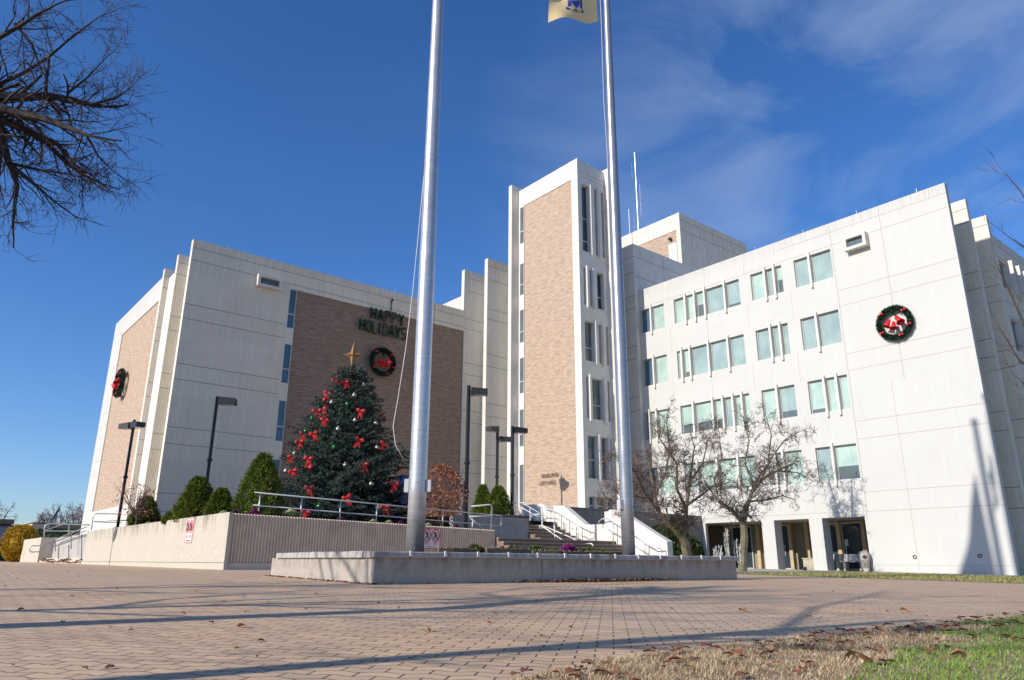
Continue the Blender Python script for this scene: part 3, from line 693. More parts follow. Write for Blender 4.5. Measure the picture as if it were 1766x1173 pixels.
# ------------------------------------------------------------------ handrails
def rail(name,label,paths,m,r=.024,group='tubular handrails'):
    t=thing(name,tuple(Vector(paths[0][0])),label,'handrail',group)
    for k,p in enumerate(paths):
        mb=MB(); mb.tube(p,r,8); mb.build('rail' if abs(Vector(p[0]).z-Vector(p[-1]).z)<.75*(Vector(p[0])-Vector(p[-1])).length else 'post',m,t,smooth=True)
    return t
def arc(a,b_,c_,n=5):   # rounded corner at b
    a,b_,c_=Vector(a),Vector(b_),Vector(c_); return [a*(1-t)**2+b_*2*t*(1-t)+c_*t*t for t in [k/n for k in range(n+1)]]
# level rail in front of the spruce
zr=lambda x:2.22-(x-10.0)*.030
P=[[(9.3,24.9,zr(9.3)),(15.3,24.9,zr(15.3)),(20.0,24.9,zr(20))],[(9.3,24.9,zr(9.3)-.42),(20.0,24.9,zr(20)-.42)]]
for k in range(8): x=9.5+k*1.5; P.append([(x,24.9,1.2),(x,24.9,zr(x))])
rail('handrail','grey two-bar handrail running along the raised bed in front of the decorated spruce',P,M['galv'])
# looped rail on the right end of the fluted wall
def S4(x,y,Y): return tuple(onY(780+x/8.027,840+y/8.027,Y))
P=[[S4(270,268,24.6),S4(520,245,24.6)]+arc(S4(520,245,24.6),S4(545,245,24.6),S4(545,290,24.6))+[S4(540,580,24.6)],[S4(240,410,24.6),S4(540,400,24.6)],[S4(280,490,24.6),S4(280,560,24.6)],
   [S4(240,425,24.9),S4(440,590,24.9)]]
rail('handrail','white looped handrail at the right end of the fluted wall beside a lamp post',P,M['white_rail'],.03)
def S5(x,y,X=24.6): return tuple(onX(880+x/6.307,860+y/6.307,X))
P=[[S5(330,300),S5(230,285),S5(215,255),S5(220,195),S5(245,175),S5(330,170)],
   [S5(215,335),S5(250,365),S5(300,365),S5(325,340),S5(325,300),S5(335,290),S5(600,475)],
   [S5(355,480),S5(342,90)],[S5(485,510),S5(480,290)],[S5(480,290),S5(480,130)]]
rail('handrail','heavy white looped handrail in the middle of the stairs, nearest the wall on the left',P,M['white_rail'],.035)
def S6(x,y,X=25.75): return tuple(onX(880+x/6.307,860+y/6.307,X))
P=[[S6(345,90),S6(480,130),S6(600,200),S6(740,290),S6(830,335),S6(870,340),S6(880,370),S6(865,405),S6(810,410),S6(740,370),S6(610,275),S6(480,190),S6(345,180)]]
for x,y0,y1 in ((515,160,310),(603,200,360),(740,290,445),(400,110,230)): P.append([S6(x,y0),S6(x,y1)])
rail('handrail','thin white handrail fixed along the middle white stair wall',P,M['white_rail'],.024)
P=[[S6(1045,215),S6(990,225),S6(965,250),S6(965,290)],[S6(1045,215),S6(1090,240),S6(1200,310),S6(1380,420),S6(1470,490),S6(1560,540),S6(1630,540)],
   [S6(1060,340),S6(1110,360),S6(1200,410),S6(1360,515),S6(1510,610)],[S6(1120,260),S6(1120,500)],[S6(1465,490),S6(1465,605)],[S6(1630,540),S6(1648,530),S6(1650,590)]]
rail('handrail','thin grey handrail fixed along the lowest right stair wall',P,M['galv'],.026)
P=[[S6(690,430,24.0),S6(700,440,24.0),S6(760,475,24.0),S6(820,495,24.0),S6(885,490,24.0),S6(905,515,24.0)],[S6(345,290,24.0),S6(700,440,24.0)],[S6(690,430,24.0),S6(692,480,24.0)]]
rail('handrail','low white handrail end curling over the bottom steps behind the purple flower',P,M['white_rail'],.03)
P=[[S6(20,45,24.2),S6(130,45,24.2),S6(330,165,24.2)],[S6(20,100,24.2),S6(130,100,24.2),S6(300,200,24.2)],[S6(60,45,24.2),S6(60,160,24.2)],[S6(215,100,24.2),S6(215,215,24.2)]]
rail('handrail','slender white handrail at the head of the stairs beside the tower base',P,M['white_rail'],.02)
# left stair rails
def T(x,y,Y=46.6): return tuple(onY(x/7.333,820+y/7.333,Y))
P=[[T(490,965),T(400,970),T(375,950),T(380,905),T(410,890),T(490,890),T(1100,650)],[T(490,965),T(1100,760)],[T(700,960,46.6),T(700,820,46.6)],[T(900,930),T(900,740)]]
rail('handrail','grey looped handrail on the far left stairs, its end nearest the lawn',P,M['galv'],.03)
P=[[T(610,1050),T(610,890),T(630,855),T(660,850),T(1090,700)],[T(740,1060),T(745,880),T(770,850),T(1090,745)],[T(870,1060),T(870,880)],[T(1030,1070),T(1035,740)]]
rail('handrail','pair of low sloping grey rails with bent ends on the far left stairs',P,M['galv'],.03)
P=[[T(555,780,52),T(565,650,52),T(585,620,52),T(640,610,52),T(1140,628,52)],[T(560,700,52),T(1000,705,52)],[T(865,780,52),T(870,620,52)],[T(560,700,52),T(830,600,52)]]
rail('handrail','grey railing atop the low wall of the far left stairs',P,M['galv'],.035)
P=[[T(1155,690,45.2),T(1180,520,45.2),T(1210,482,45.2),T(1540,490,45.2)],[T(1190,585,45.2),T(1540,595,45.2)]]
rail('handrail','grey handrail corner where the cream side wall ends by the leaning lamp post',P,M['galv'],.028)

# far left stairs
ls=thing('side_stairs',(8,52,-.12),'low concrete stairs at the far left with fallen leaves on the lowest step','stairs')
mb=MB()
for k in range(9): mb.box(8.3+k*.36,8.3+(k+1)*.36+.0 if k<8 else 13,45.5,60.4,-.3+.001*k,-.15+.16*(k+1))
mb.build('steps',M['cream'],ls)
mb=MB(); mb.box(8.2,13,60.5,69,-.4,1.52); tag(fixloc(mb.build('retaining_wall',M['cream'])),'cream block wall at the far side of the left stairs, under a railing','wall')
mb=MB(); A=[tuple(onY(x/7.333,820+y/7.333,71)) for x,y in ((150,840),(95,1100),(255,1100),(300,800),(420,745))]
mb.add([A[0],A[1],A[2],A[3],A[4]]+[tuple(Vector(a)+Vector((.4,1.5,0))) for a in A],[(0,1,2,3,4),(9,8,7,6,5),(0,4,9,5),(1,0,5,6)]); tag(fixloc(mb.build('retaining_wall',M['cream'])),'low cream wall with a sloping top at the far left edge of the plaza','wall')

# ------------------------------------------------------------------ prohibition signs
red=mat('sign_red',(.50,.03,.05),.5); white=mat('sign_white',(.72,.70,.68),.5); ink=mat('sign_ink',(.03,.03,.035),.5); pink=mat('faded_sign_red',(.62,.16,.18),.5); pinkw=mat('faded_sign_white',(.74,.62,.58),.5)
def prohib(axis,c,u0,u1,z0,z1,label,r_,w_):
    s=1 if axis=='Y' else -1
    g=lambda u,z,t:((u,c-t,z) if axis=='Y' else (c-t,u,z))
    W=abs(u1-u0); H=z1-z0
    o=thing('warning_sign',g((u0+u1)/2,z0,0),label,'sign','no skating signs on the bed walls')
    def bx(mb,a,b_,p,q,t0,t1):
        a_,b2=min(a,b_),max(a,b_)
        if axis=='Y': mb.box(a_,b2,c-t1,c-t0,p,q)
        else: mb.box(c-t1,c-t0,a_,b2,p,q)
    mb=MB(); bx(mb,u0,u1,z0,z1,.002,.014); mb.build('plate',w_,o)
    U=lambda f: u0+(u1-u0)*f
    mb=MB(); e=.03*(1 if u1>u0 else -1)
    bx(mb,u0,u1,z1-.02,z1,.014,.018); bx(mb,u0,u1,z0,z0+.02,.014,.018); bx(mb,U(0),U(.03),z0+.02,z1-.02,.014,.018); bx(mb,U(.97),U(1),z0+.02,z1-.02,.014,.018)
    rr=W*.2
    for f in (.27,.73):
        zc=z0+H*.66
        ring=[g(U(f)+rr*math.cos(a),zc+rr*1.35*math.sin(a),.02) for a in [2*math.pi*k/20 for k in range(21)]]
        mb.tube(ring,.018,5,cap=False); mb.tube([ring[7],ring[17]],.016,5)
    mb.build('red_marks',r_,o)
    mb=MB()
    for f in (.27,.73):
        zc=z0+H*.66; k=1 if f<.5 else -1
        P2=lambda a,b_: g(U(f)+a*rr*s,zc+b_*rr,.018)
        mb.tube([P2(0,.75),P2(.02,.45)],.03,6)
        mb.tube([P2(0,.5),P2(.1*k,-.1)],.03,6); mb.tube([P2(-.5,.45),P2(0,.3),P2(.5,.1*k)],.016,5)
        mb.tube([P2(.1*k,-.1),P2(-.3,-.5),P2(-.3,-.9)],.02,5); mb.tube([P2(.1*k,-.1),P2(.45,-.45),P2(.3,-.85)],.02,5)
    mb.build('figures',ink,o)
    rot=FY if axis=='Y' else FX
    for f,t_ in ((.27,'NO'),(.73,'NO')):
        text(t_,.12*H/.75,Vector(g(U(f),z0+H*.20,.016)),rot,.003,r_,'lettering',o,'CENTER',1)
    text('SKATEBOARDING BIKING',.052*H/.75,Vector(g(U(.5),z0+H*.07,.016)),rot,.003,r_,'lettering',o,'CENTER',.75)
prohib('Y',24.05,15.50,16.33,.50,1.24,'red and white no skating sign on the fluted wall right behind the left flagpole',red,white)
prohib('X',8.198,28.15,27.35,.62,1.47,'faded pinkish no skating sign on the sunny cream side wall',pink,pinkw)

# ------------------------------------------------------------------ planter with flagpoles
pt=thing('planter',(12.3,15,-.4),'low weathered concrete planter box with a capped rim around the two flagpoles','planter')
A,B,Cc,D=Vector((7.08,12.62,0)),Vector((18.15,12.16,0)),Vector((18.3,17.5,0)),Vector((7.2,17.9,0))
def inset(d):
    c=(A+B+Cc+D)/4; out=[]
    for p,sx,sy in ((A,1,1),(B,-1,1),(Cc,-1,-1),(D,1,-1)): out.append(p+Vector((sx*d,sy*d,0)))
    return out
def ring(mb,o_,i_,z0,z1,m=0,g=False):
    n=4
    for k in range(4):
        a,b_,c_,d_=o_[k],o_[(k+1)%4],i_[(k+1)%4],i_[k]
        za=(gz(a.y)-.05 if g else z0); zb=(gz(b_.y)-.05 if g else z0)
        mb.add([(a.x,a.y,za),(b_.x,b_.y,zb),(c_.x,c_.y,zb),(d_.x,d_.y,za),(a.x,a.y,z1),(b_.x,b_.y,z1),(c_.x,c_.y,z1),(d_.x,d_.y,z1)],
               [(0,1,5,4),(2,3,7,6),(4,5,6,7)],m)
mb=MB(); ring(mb,inset(.06),inset(.34),0,.085,g=True); mb.build('planter_wall',M['planter'],pt)
# cap stones one by one along the rim
M['cap']=stained('cap_stone',(.46,.43,.39),.0,.2)
def caps(a,b_,n):
    d=(b_-a); nrm=Vector((-d.y,d.x,0)).normalized()
    for k in range(n):
        g0=.006; jit=random.uniform(-.006,.006)
        p=a+d*(k/n)+d.normalized()*g0; q=a+d*((k+1)/n)-d.normalized()*g0
        mb=MB(); z0,z1=.088,.205+jit
        i=.012
        vs=[p,q,q+nrm*.42,p+nrm*.42]
        def lv(z,e): 
            u=d.normalized()*e; return [(vs[0].x+u.x+nrm.x*e,vs[0].y+u.y+nrm.y*e,z),(vs[1].x-u.x+nrm.x*e,vs[1].y-u.y+nrm.y*e,z),(vs[2].x-u.x-nrm.x*e,vs[2].y-u.y-nrm.y*e,z),(vs[3].x+u.x-nrm.x*e,vs[3].y+u.y-nrm.y*e,z)]
        V=lv(z0,0)+lv(z1-.02,0)+lv(z1,.02)
        mb.add(V,[(3,2,1,0),(0,1,5,4),(1,2,6,5),(2,3,7,6),(3,0,4,7),(4,5,9,8),(5,6,10,9),(6,7,11,10),(7,4,8,11),(8,9,10,11)])
        mb.build('cap_stone',M['cap'],pt)
caps(A,B,14); caps(D+Vector((0,-.43,0)),A+Vector((0,.43,0)),7); 
caps(B+Vector((0,.43,0)),Cc+Vector((0,-.43,0)),7)
mb=MB(); I=inset(.3); mb.add([(p.x,p.y,.06) for p in I],[(0,1,2,3)]); mb.build('planter_soil',M['soil'],pt)
for t_,z0_,z1_ in ((.372,-.40,.05),(.535,-.12,.06)):
    p=A+(B-A)*t_; mb=MB(); rj=random.Random(int(t_*100)); mb.tube([(p.x+rj.uniform(-.03,.03),p.y+.058,z0_+(z1_-z0_)*q/7) for q in range(8)],[.005+.006*rj.random() for q in range(8)],5); mb.build('crack',M['joint'],pt)
# metal joint clips lifted along the rim (pale mortar lips)
lip=mat('pale_mortar',(.70,.68,.64),.7)
for k in range(1,14):
    p=A+(B-A)*(k/14); mb=MB(); mb.box(p.x-.02,p.x+.03,p.y-.02,p.y+.012,.12,.222); mb.build('mortar_lip',lip,pt)

def spun(name,c0,c1):
    m=mat(name,c0,.36,metal=.6); N,L,b=nodes(m); g=N.new('ShaderNodeNewGeometry'); s=N.new('ShaderNodeSeparateXYZ'); L.new(g.outputs['Position'],s.inputs[0])
    c=N.new('ShaderNodeCombineXYZ'); L.new(mth(N,L,'MULTIPLY',s.outputs[2],9),c.inputs[2]); L.new(mth(N,L,'MULTIPLY',s.outputs[0],.6),c.inputs[0])
    n=noi(N,L,c.outputs[0],2.2,5,.7); L.new(mixc(N,L,rng(N,L,n,.35,.7),c0,c1),b.inputs['Base Color'])
    n2=noi(N,L,g.outputs['Position'],1.6,4); L.new(rng(N,L,n2,.3,.7,.26,.42),b.inputs['Roughness']); return m
M['pole']=spun('spun_aluminium',(.62,.61,.60),(.45,.44,.44)); M['pole2']=spun('spun_aluminium_grey',(.40,.405,.42),(.28,.285,.30))
hal=mat('halyard',(.66,.62,.56),.8)
def flagpole(base, top, rb, rt, label, m, halp, boxes):
    f=thing('flagpole',base,label,'flagpole','flagpoles in the planter')
    b=Vector(base); H=top-b.z
    mb=MB(); n=14
    mb.tube([b+Vector((0,0,H*k/n)) for k in range(n+1)],[rb if k/n<.3 else rb+(rt-rb)*((k/n-.3)/.7) for k in range(n+1)],28); mb.build('pole',m,f,smooth=True)
    mb=MB(); mb.lathe(b,[(rb+.02,0),(rb+.16,0),(rb+.16,.02),(rb+.1,.035),(rb+.003,.04)],28); mb.build('base_plate',M['black'],f)
    mb=MB(); mb.lathe(b+Vector((0,0,H)),[(0,0),(.03,0),(.05,.05),(.14,.12),(.17,.24),(.12,.36),(0,.4)],16); mb.build('finial',M['gold'],f,smooth=True)
    mb=MB()
    for z in (b.z+.62,): mb.lathe(b+Vector((0,0,z-b.z)),[(rb+.0005,-.006),(rb+.004,-.006),(rb+.004,.006),(rb+.0005,.006)],28)
    for z in (.16,1.55,.75): 
        a=-2.2; mb.lathe(b+Vector((math.cos(a)*rb*.99,math.sin(a)*rb*.99,z)),[(0,.012),(.014,.012),(.014,0)],8,ax=(math.cos(a),math.sin(a),0))
    mb.build('collar',M['joint'],f)
    for ang,z,s_ in boxes:
        d=Vector((math.cos(ang),math.sin(ang),0)); t=Vector((-d.y,d.x,0)); mb=MB()
        mb.obox(b+d*(rb+.045)+Vector((0,0,z)),d*.05,t*.075*s_,Vector((0,0,.13*s_))); mb.build('cleat_box',mat('cleat_cover',(.52,.52,.52),.5),f)
    mb=MB(); mb.tube(halp,.0085,6); mb.build('halyard',hal,f,smooth=True)
    return f
LB_=(8.83,13.95,.13); RB_=(14.55,12.95,.13)
hl=[onY(x,y,Y) for x,y,Y in ((697,793,13.95),(682,768,14.0),(678,735,14.1),(686,690,14.1),(700,600,14.1),(712,500,14.1),(722,400,14.05),(735,260,14.05),(748,120,14.0))]+[Vector((8.83,13.95+.22,21))]
flagpole(LB_,21.6,.195,.115,'thick bright aluminium flagpole on the left of the planter, reaching out of the picture',M['pole'],hl,[(R(140.5),1.62-.13,1.1),(R(-39.5),1.62-.13,1)])
hr=[onX(x,y,14.45) for x,y in ((1066,840),(1058,620),(1052,420),(1047,260),(1041,170),(1037,40))]+[Vector((14.45,13.15,19.2))]
flagpole(RB_,19.7,.168,.095,'slimmer grey flagpole on the right of the planter, carrying the buff flag',M['pole2'],hr,[(R(170),1.45-.13,.9)])
# flags
def flag(name,label,origin,du,dv,W,H,wave,m,parts=None,droop=0,taper=0):
    f=thing(name,tuple(origin),label,'flag'); mb=MB(); nu,nv=36,22
    nrm=Vector(du).cross(Vector(dv)).normalized()
    def P(u,v,o=0):
        a=wave*(.2+u)*math.sin(u*7.5+v*1.3)+wave*.5*u*math.sin(u*13-v*2.5)
        return Vector(origin)+Vector(du)*(u*W)+Vector(dv)*(v*H*(1-taper*u))+nrm*(a+o)+Vector((0,0,-droop*u*u*(1.2-v)-.12*math.sin(u*6.5)*.6*wave/.12*(1-v)))
    for i in range(nu+1):
        for j in range(nv+1): mb.v.append(tuple(P(i/nu,j/nv)))
    for i in range(nu):
        for j in range(nv):
            a=i*(nv+1)+j; mb.f.append((a,a+nv+1,a+nv+2,a+1)); mb.m.append(0)
    o=mb.build('cloth',m,f,smooth=True)
    if parts: parts(f,P)
    return f
buff=mat('buff_cloth',(.88,.66,.34),.8,var=.1); 
buff.node_tree.nodes['Principled BSDF'].inputs['Transmission Weight'].default_value=0
def arms(f,P):     # blue shield, gold and red figures, ribbon: the coat of arms in the middle of the cloth
    def patch(name,poly,m,off=.006):
        for sgn in (-1,1):
            mb=MB()
            # triangulated fan around centroid following the cloth
            cu=sum(p[0] for p in poly)/len(poly); cv=sum(p[1] for p in poly)/len(poly)
            vs=[P(cu,cv,off*sgn)]+[P(u,v,off*sgn) for u,v in poly]; mb.add(vs,[(0,i+1,(i+1)%len(poly)+1) for i in range(len(poly))])
            mb.build(name,m,f)
    blue=mat('flag_blue',(.02,.06,.42),.7); rd=mat('flag_red',(.5,.03,.03),.7); gd=mat('flag_gold',(.5,.32,.05),.7); br=mat('flag_brown',(.16,.09,.06),.7)
    patch('shield',[(.42,.62),(.58,.62),(.585,.42),(.5,.30),(.415,.42)],blue)
    patch('robe',[(.34,.64),(.40,.66),(.405,.36),(.335,.34)],blue,.007); patch('robe',[(.60,.66),(.66,.64),(.665,.34),(.60,.36)],gd,.007)
    patch('robe',[(.60,.52),(.66,.5),(.665,.34),(.60,.36)],blue,.009); patch('robe',[(.34,.64),(.40,.66),(.40,.56),(.338,.54)],rd,.009)
    patch('crest',[(.44,.84),(.56,.84),(.57,.66),(.43,.66)],br); patch('ribbon',[(.30,.33),(.5,.27),(.70,.33),(.70,.26),(.5,.20),(.30,.26)],blue,.008)
    patch('ribbon',[(.40,.25),(.5,.22),(.60,.25),(.60,.22),(.5,.19),(.40,.22)],gd,.01)
hp=onX(1031,37,14.45); du=(onY(950,34,13.42)-hp); W=du.length
flag('flag','buff yellow flag with a blue coat of arms flying from the right flagpole',hp,tuple(du.normalized()),(0,0,1),W,1.35,.10,buff,arms)
usm=mat('striped_cloth',(.5,.35,.35),.8)
mbf=flag('flag','large drooping flag at half mast on the left flagpole, above the picture',Vector((8.7,14.15,15.05)),(-.84,.54,-.02),(0,.03,1),3.5,4.6,.10,usm,droop=.1,taper=.86)

# ------------------------------------------------------------------ lamp posts
def lamppost(base,ztop,heads,label,lean=0,group='black area lamps'):
    b=Vector(base); f=thing('lamp_post',base,label,'street lamp','black box lamps on posts')
    mb=MB(); mb.box(b.x-.062,b.x+.062,b.y-.062,b.y+.062,b.z,ztop); mb.build('post',M['black'],f)
    mb=MB(); mb.box(b.x-.13,b.x+.13,b.y-.13,b.y+.13,b.z,b.z+.05); mb.build('base_plate',M['black'],f)
    for ang,zz in heads:
        d=Vector((math.cos(ang),math.sin(ang),0)); t=Vector((-d.y,d.x,0)); up=Vector((0,0,1))
        mb=MB(); mb.tube([b*1+Vector((0,0,zz-b.z)),b+d*.14+Vector((0,0,zz-b.z))],.04,6)
        c=b+d*.47+Vector((0,0,zz-b.z)); 
        V=[c-d*.36-t*.24-up*.14,c+d*.36-t*.24-up*.14,c+d*.36+t*.24-up*.14,c-d*.36+t*.24-up*.14,c-d*.36-t*.24+up*.17,c+d*.36-t*.24+up*.12,c+d*.36+t*.24+up*.12,c-d*.36+t*.24+up*.17]
        mb.add(V,[(3,2,1,0),(4,5,6,7),(0,1,5,4),(1,2,6,5),(2,3,7,6),(3,0,4,7)]); h=mb.build('lamp_head',M['black'],f)
        mb=MB(); mb.obox(c-up*.147,d*.27,t*.17,up*.006); mb.build('lens',mat('lamp_lens',(.32,.34,.34),.2),h)
    mb=MB(); mb.box(b.x-.10,b.x+.10,b.y-.085,b.y+.085,b.z+.45*(ztop-b.z),b.z+.45*(ztop-b.z)+.12); mb.build('outlet_box',M['black'],f)
    return f
def at(px,py,Y): return onY(px,py,Y)
b=at(803,905,25.6); lamppost((b.x,b.y,1.2),at(808,665,25.6).z,[(R(-35),at(808,674,25.6).z-.05)],'black one-headed lamp post right of the left flagpole, before the pale fin walls')
b=at(374,690,33); lamppost((b.x,b.y,1.8),at(375,684,33).z,[(R(-30),at(375,690,33).z-.05)],'black one-headed lamp post rising behind the conical shrubs left of the spruce')
b=at(231,730,42.5); lamppost((b.x,b.y,1.6),at(231,724,42.5).z,[(R(-78),at(231,732,42.5).z-.08),(R(118),at(231,732,42.5).z-.08)],'black two-headed lamp post at the far end of the cream side wall')
b=at(858,745,34.4); lamppost((b.x,b.y,2.3),at(858,735,34.4).z,[(R(190),at(858,742,34.4).z),(R(-40),at(858,758,34.4).z)],'distant lamp post with two box heads at different heights, left of the tower')
b=at(884,745,31.4); lamppost((b.x,b.y,2.3),at(884,735,31.4).z,[(R(-20),at(884,741,31.4).z-.03)],'lamp post with one box head standing against the tower left edge')
lamppost((-2.6,39.9,-.2),6.9,[(R(-30),6.7)],'lamp post out in the plaza left of the picture')

# ------------------------------------------------------------------ vegetation
def leafquad(mb,c,d,s,w_,m=0):
    d=d.normalized(); t=d.cross(Vector((random.gauss(0,1),random.gauss(0,1),random.gauss(0,1))))
    if t.length<1e-4: return
    t=t.normalized()*w_; mb.add([c-t,c+t,c+d*s+t*.25,c+d*s-t*.25],[(0,1,2,3)],m)
def leafmat(name,c1,c2,rough=.7):
    m=mat(name,c1,rough,spec=.25); N,L,b=nodes(m); g=N.new('ShaderNodeNewGeometry')
    o=N.new('ShaderNodeObjectInfo'); n=noi(N,L,g.outputs['Position'],9,4,.7)
    L.new(mixc(N,L,rng(N,L,n,.35,.68),c1,c2),b.inputs['Base Color']); 
    return m
M['spruce']=leafmat('spruce_needles',(.030,.050,.036),(.085,.115,.095)); M['shrub']=leafmat('dwarf_spruce_needles',(.075,.12,.012),(.20,.235,.03)); M['dark_shrub']=leafmat('holly_leaves',(.015,.035,.010),(.05,.08,.02),.35)
M['brown_spray']=mat('brown_spray',(.15,.09,.03),.9,var=.3,vscale=20)
M['bark']=mat('bark',(.10,.075,.055),.9,var=.4,vscale=14,bump=.01,bscale=40); M['darkbark']=mat('dark_bark',(.035,.026,.024),.9,var=.4,vscale=10); M['mossbark']=mat('mossy_bark',(.17,.15,.08),.9,var=.5,vscale=8,bump=.015,bscale=30,tint=(.10,.085,.06))
M['twig']=mat('twigs',(.14,.085,.07),.85,var=.3,vscale=5)

# --- the decorated spruce
rs=random.Random(11)
SB=Vector((.505*30.5,30.5,1.5)); SH=8.95-1.5
sp=thing('spruce_tree',tuple(SB),'tall blue-green spruce decorated with red bows and coloured balls, gold star on top','tree')
mb=MB(); mb.tube([SB,SB+Vector((0,0,SH*.5)),SB+Vector((0,0,SH))],[.16,.09,.015],8); mb.build('trunk',M['bark'],sp)
mb=MB(); tips=[]
def needletuft(mb,p,d,ln,n,w_):
    for _ in range(n):
        o=Vector((rs.gauss(0,1),rs.gauss(0,1),rs.gauss(0,1))).normalized()
        dd=(d*1.1+o*.9).normalized(); t=dd.cross(o)
        if t.length<1e-3: continue
        t=t.normalized()*w_; c=p+d*rs.uniform(-.05,.05)
        mb.add([c-t,c+t,c+dd*ln*rs.uniform(.6,1.1)],[(0,1,2)])
h=.15
while h<SH-.2:
    f=h/SH; rad=(3.72*(1-f)**.80)*(.92 if f<.12 else 1)+.10
    nb=int(10+14*(1-f))
    ph=rs.random()*6.28
    for k in range(nb):
        az=ph+6.283*k/nb+rs.gauss(0,.13); L_=rad*rs.uniform(.78,1.02)*(1+.42*noise.noise((math.cos(az)*1.6+4,math.sin(az)*1.6,h*1.5))); rise=rs.uniform(.02,.25)+.75*f**2
        d=Vector((math.cos(az),math.sin(az),0)); p0=SB+Vector((0,0,h+rs.uniform(-.12,.12)))
        n=max(4,int(L_/.17)); prev=p0
        mb.tube([p0,p0+d*L_*.5+Vector((0,0,-.10*L_+rise*.2)),p0+d*L_+Vector((0,0,rise*L_*.5-.10*L_))],[.03,.02,.006],4,1,cap=False)
        for i in range(1,n+1):
            t=i/n
            q=p0+d*(L_*t)+Vector((0,0,-.10*L_*math.sin(min(1,t*1.3)*math.pi)*.9+rise*L_*.5*t*t-.10*L_*t))
            dirn=(q-prev).normalized(); prev=q
            if t<.22: continue
            side=d.cross(Vector((0,0,1)))
            sw=(.42*L_*(1-t)**.8+.10)*.55
            needletuft(mb,q,dirn,.15,10,.019)
            for sg_ in (-1,1):
                m_=max(1,int(sw/.12))
                for j in range(1,m_+1):
                    qq=q+side*sg_*(sw*j/m_)+d*(.10*j)+Vector((0,0,rs.uniform(-.07,.04)-.03*j))
                    needletuft(mb,qq,(side*sg_*.7+d*.8+Vector((0,0,rs.uniform(-.15,.25)))).normalized(),.17,9,.019)
        tips.append((q,d,f))
    h+=.28*(1-f*.35)
for k in range(40):
    q=SB+Vector((rs.gauss(0,.06),rs.gauss(0,.06),SH-rs.random()*.8)); needletuft(mb,q,Vector((rs.gauss(0,.4),rs.gauss(0,.4),.8)).normalized(),.22,8,.014)
mb.build('foliage',[M['spruce'],M['bark']],sp)
# --- star
SX=SB+Vector((0,0,SH+.45)); star=thing('tree_star',tuple(SX),'four-pointed gold star on top of the decorated spruce','ornament')
mb=MB(); v=Rv.cross(Vector((0,0,1))).normalized(); sx=Vector((0,0,1)).cross(v).normalized(); c=SX
def starmesh(mb,c,sc):
    up=Vector((0,0,1)); tipsv=[c+up*.62*sc,c+sx*.46*sc,c-up*.85*sc,c-sx*.46*sc]; ins=[c+(up+sx)*.13*sc,c+(sx-up)*.13*sc,c-(up+sx)*.13*sc,c+(up-sx)*.13*sc]; fr=[c+v*.14*sc,c-v*.14*sc]
    V=[]; 
    for k in range(4): V+= [tipsv[k],ins[k]]
    V+=fr; fs=[]
    for k in range(8):
        fs.append((k,(k+1)%8,8)); fs.append(((k+1)%8,k,9))
    mb.add(V,fs)
starmesh(mb,c,1); mb.build('star_body',M['gold'],star)
mb=MB(); up=Vector((0,0,1))
for e in (up*.64,sx*.48,-up*.87,-sx*.48): mb.tube([c+v*.15,c+e],.014,5); mb.tube([c-v*.15,c+e],.014,5)
mb.tube([c-up*.85,c-up*1.3],.03,5); mb.build('star_frame',M['gold'],star)
# --- bows and balls placed where the photograph shows them, on the crown surface
def crownpt(px,py):
    """first point where the sight line meets the cone of the crown"""
    d=ray(px,py).normalized(); best=None
    for k in range(700):
        p=d*(28+.02*k); hh=(p.z-SB.z)/SH
        if 0<=hh<=1:
            rr=3.5*(1-hh)**.80+.14
            if (p.xy-SB.xy).length<rr*.97: return p
        if best is None or (p.xy-SB.xy).length/(max(.05,3.3*max(0,1-hh)**.82))<best[0]: best=((p.xy-SB.xy).length/(max(.05,3.3*max(0,1-hh)**.82)),p)
    p=best[1]; hh=min(1,max(0,(p.z-SB.z)/SH)); rr=3.5*(1-hh)**.80+.14; v=(p-SB); v.z=0
    if v.length>rr*.97: v=v.normalized()*rr*.95
    return Vector((SB.x+v.x,SB.y+v.y,p.z))
bowm=[]
def bow(p,s,label):
    o=thing('bow',tuple(p),label,'bow','red bows on the decorated spruce'); toc=-Vector((p.x,p.y,0)).normalized(); sd=toc.cross(Vector((0,0,1))); up=Vector((0,0,1)); rot=random.uniform(-.5,.5)
    a=sd*math.cos(rot)+up*math.sin(rot); b_=up*math.cos(rot)-sd*math.sin(rot); p=p+toc*.05
    for q in (-1,1):
        mb=MB(); pts=[]
        for k in range(9):
            t=k/8*math.pi; pts.append(p+a*q*(.20*s*math.sin(t))*1.0+b_*(.09*s*math.cos(t))+toc*(.08*s*math.sin(t)))
        n=len(pts)
        mb.lathe(p,[(.012*s,0),(.055*s,.04*s),(.11*s,.13*s),(.125*s,.20*s),(.075*s,.27*s),(0,.29*s)],9,ax=(a*q+b_*random.uniform(.1,.5)+toc*.25)); mb.v=[tuple(Vector(w_)-toc*((Vector(w_)-p).dot(toc)*.6)) for w_ in mb.v]; mb.build('loop',M['red'],o)
        mb=MB(); e=p+a*q*random.uniform(.08,.16)*s-b_*random.uniform(.34,.52)*s+toc*.04; t=a*.06*s
        mb.add([p-t,p+t,p.lerp(e,.5)+t+toc*.04,p.lerp(e,.5)-t+toc*.04,e+t,e-t],[(0,1,2,3),(3,2,4,5)]); mb.build('tail',M['red'],o)
    mb=MB(); mb.lathe(p+toc*.05,[(0,-.04*s),(.04*s,-.03*s),(.045*s,.03*s),(0,.04*s)],8,ax=a); mb.build('knot',M['red'],o)
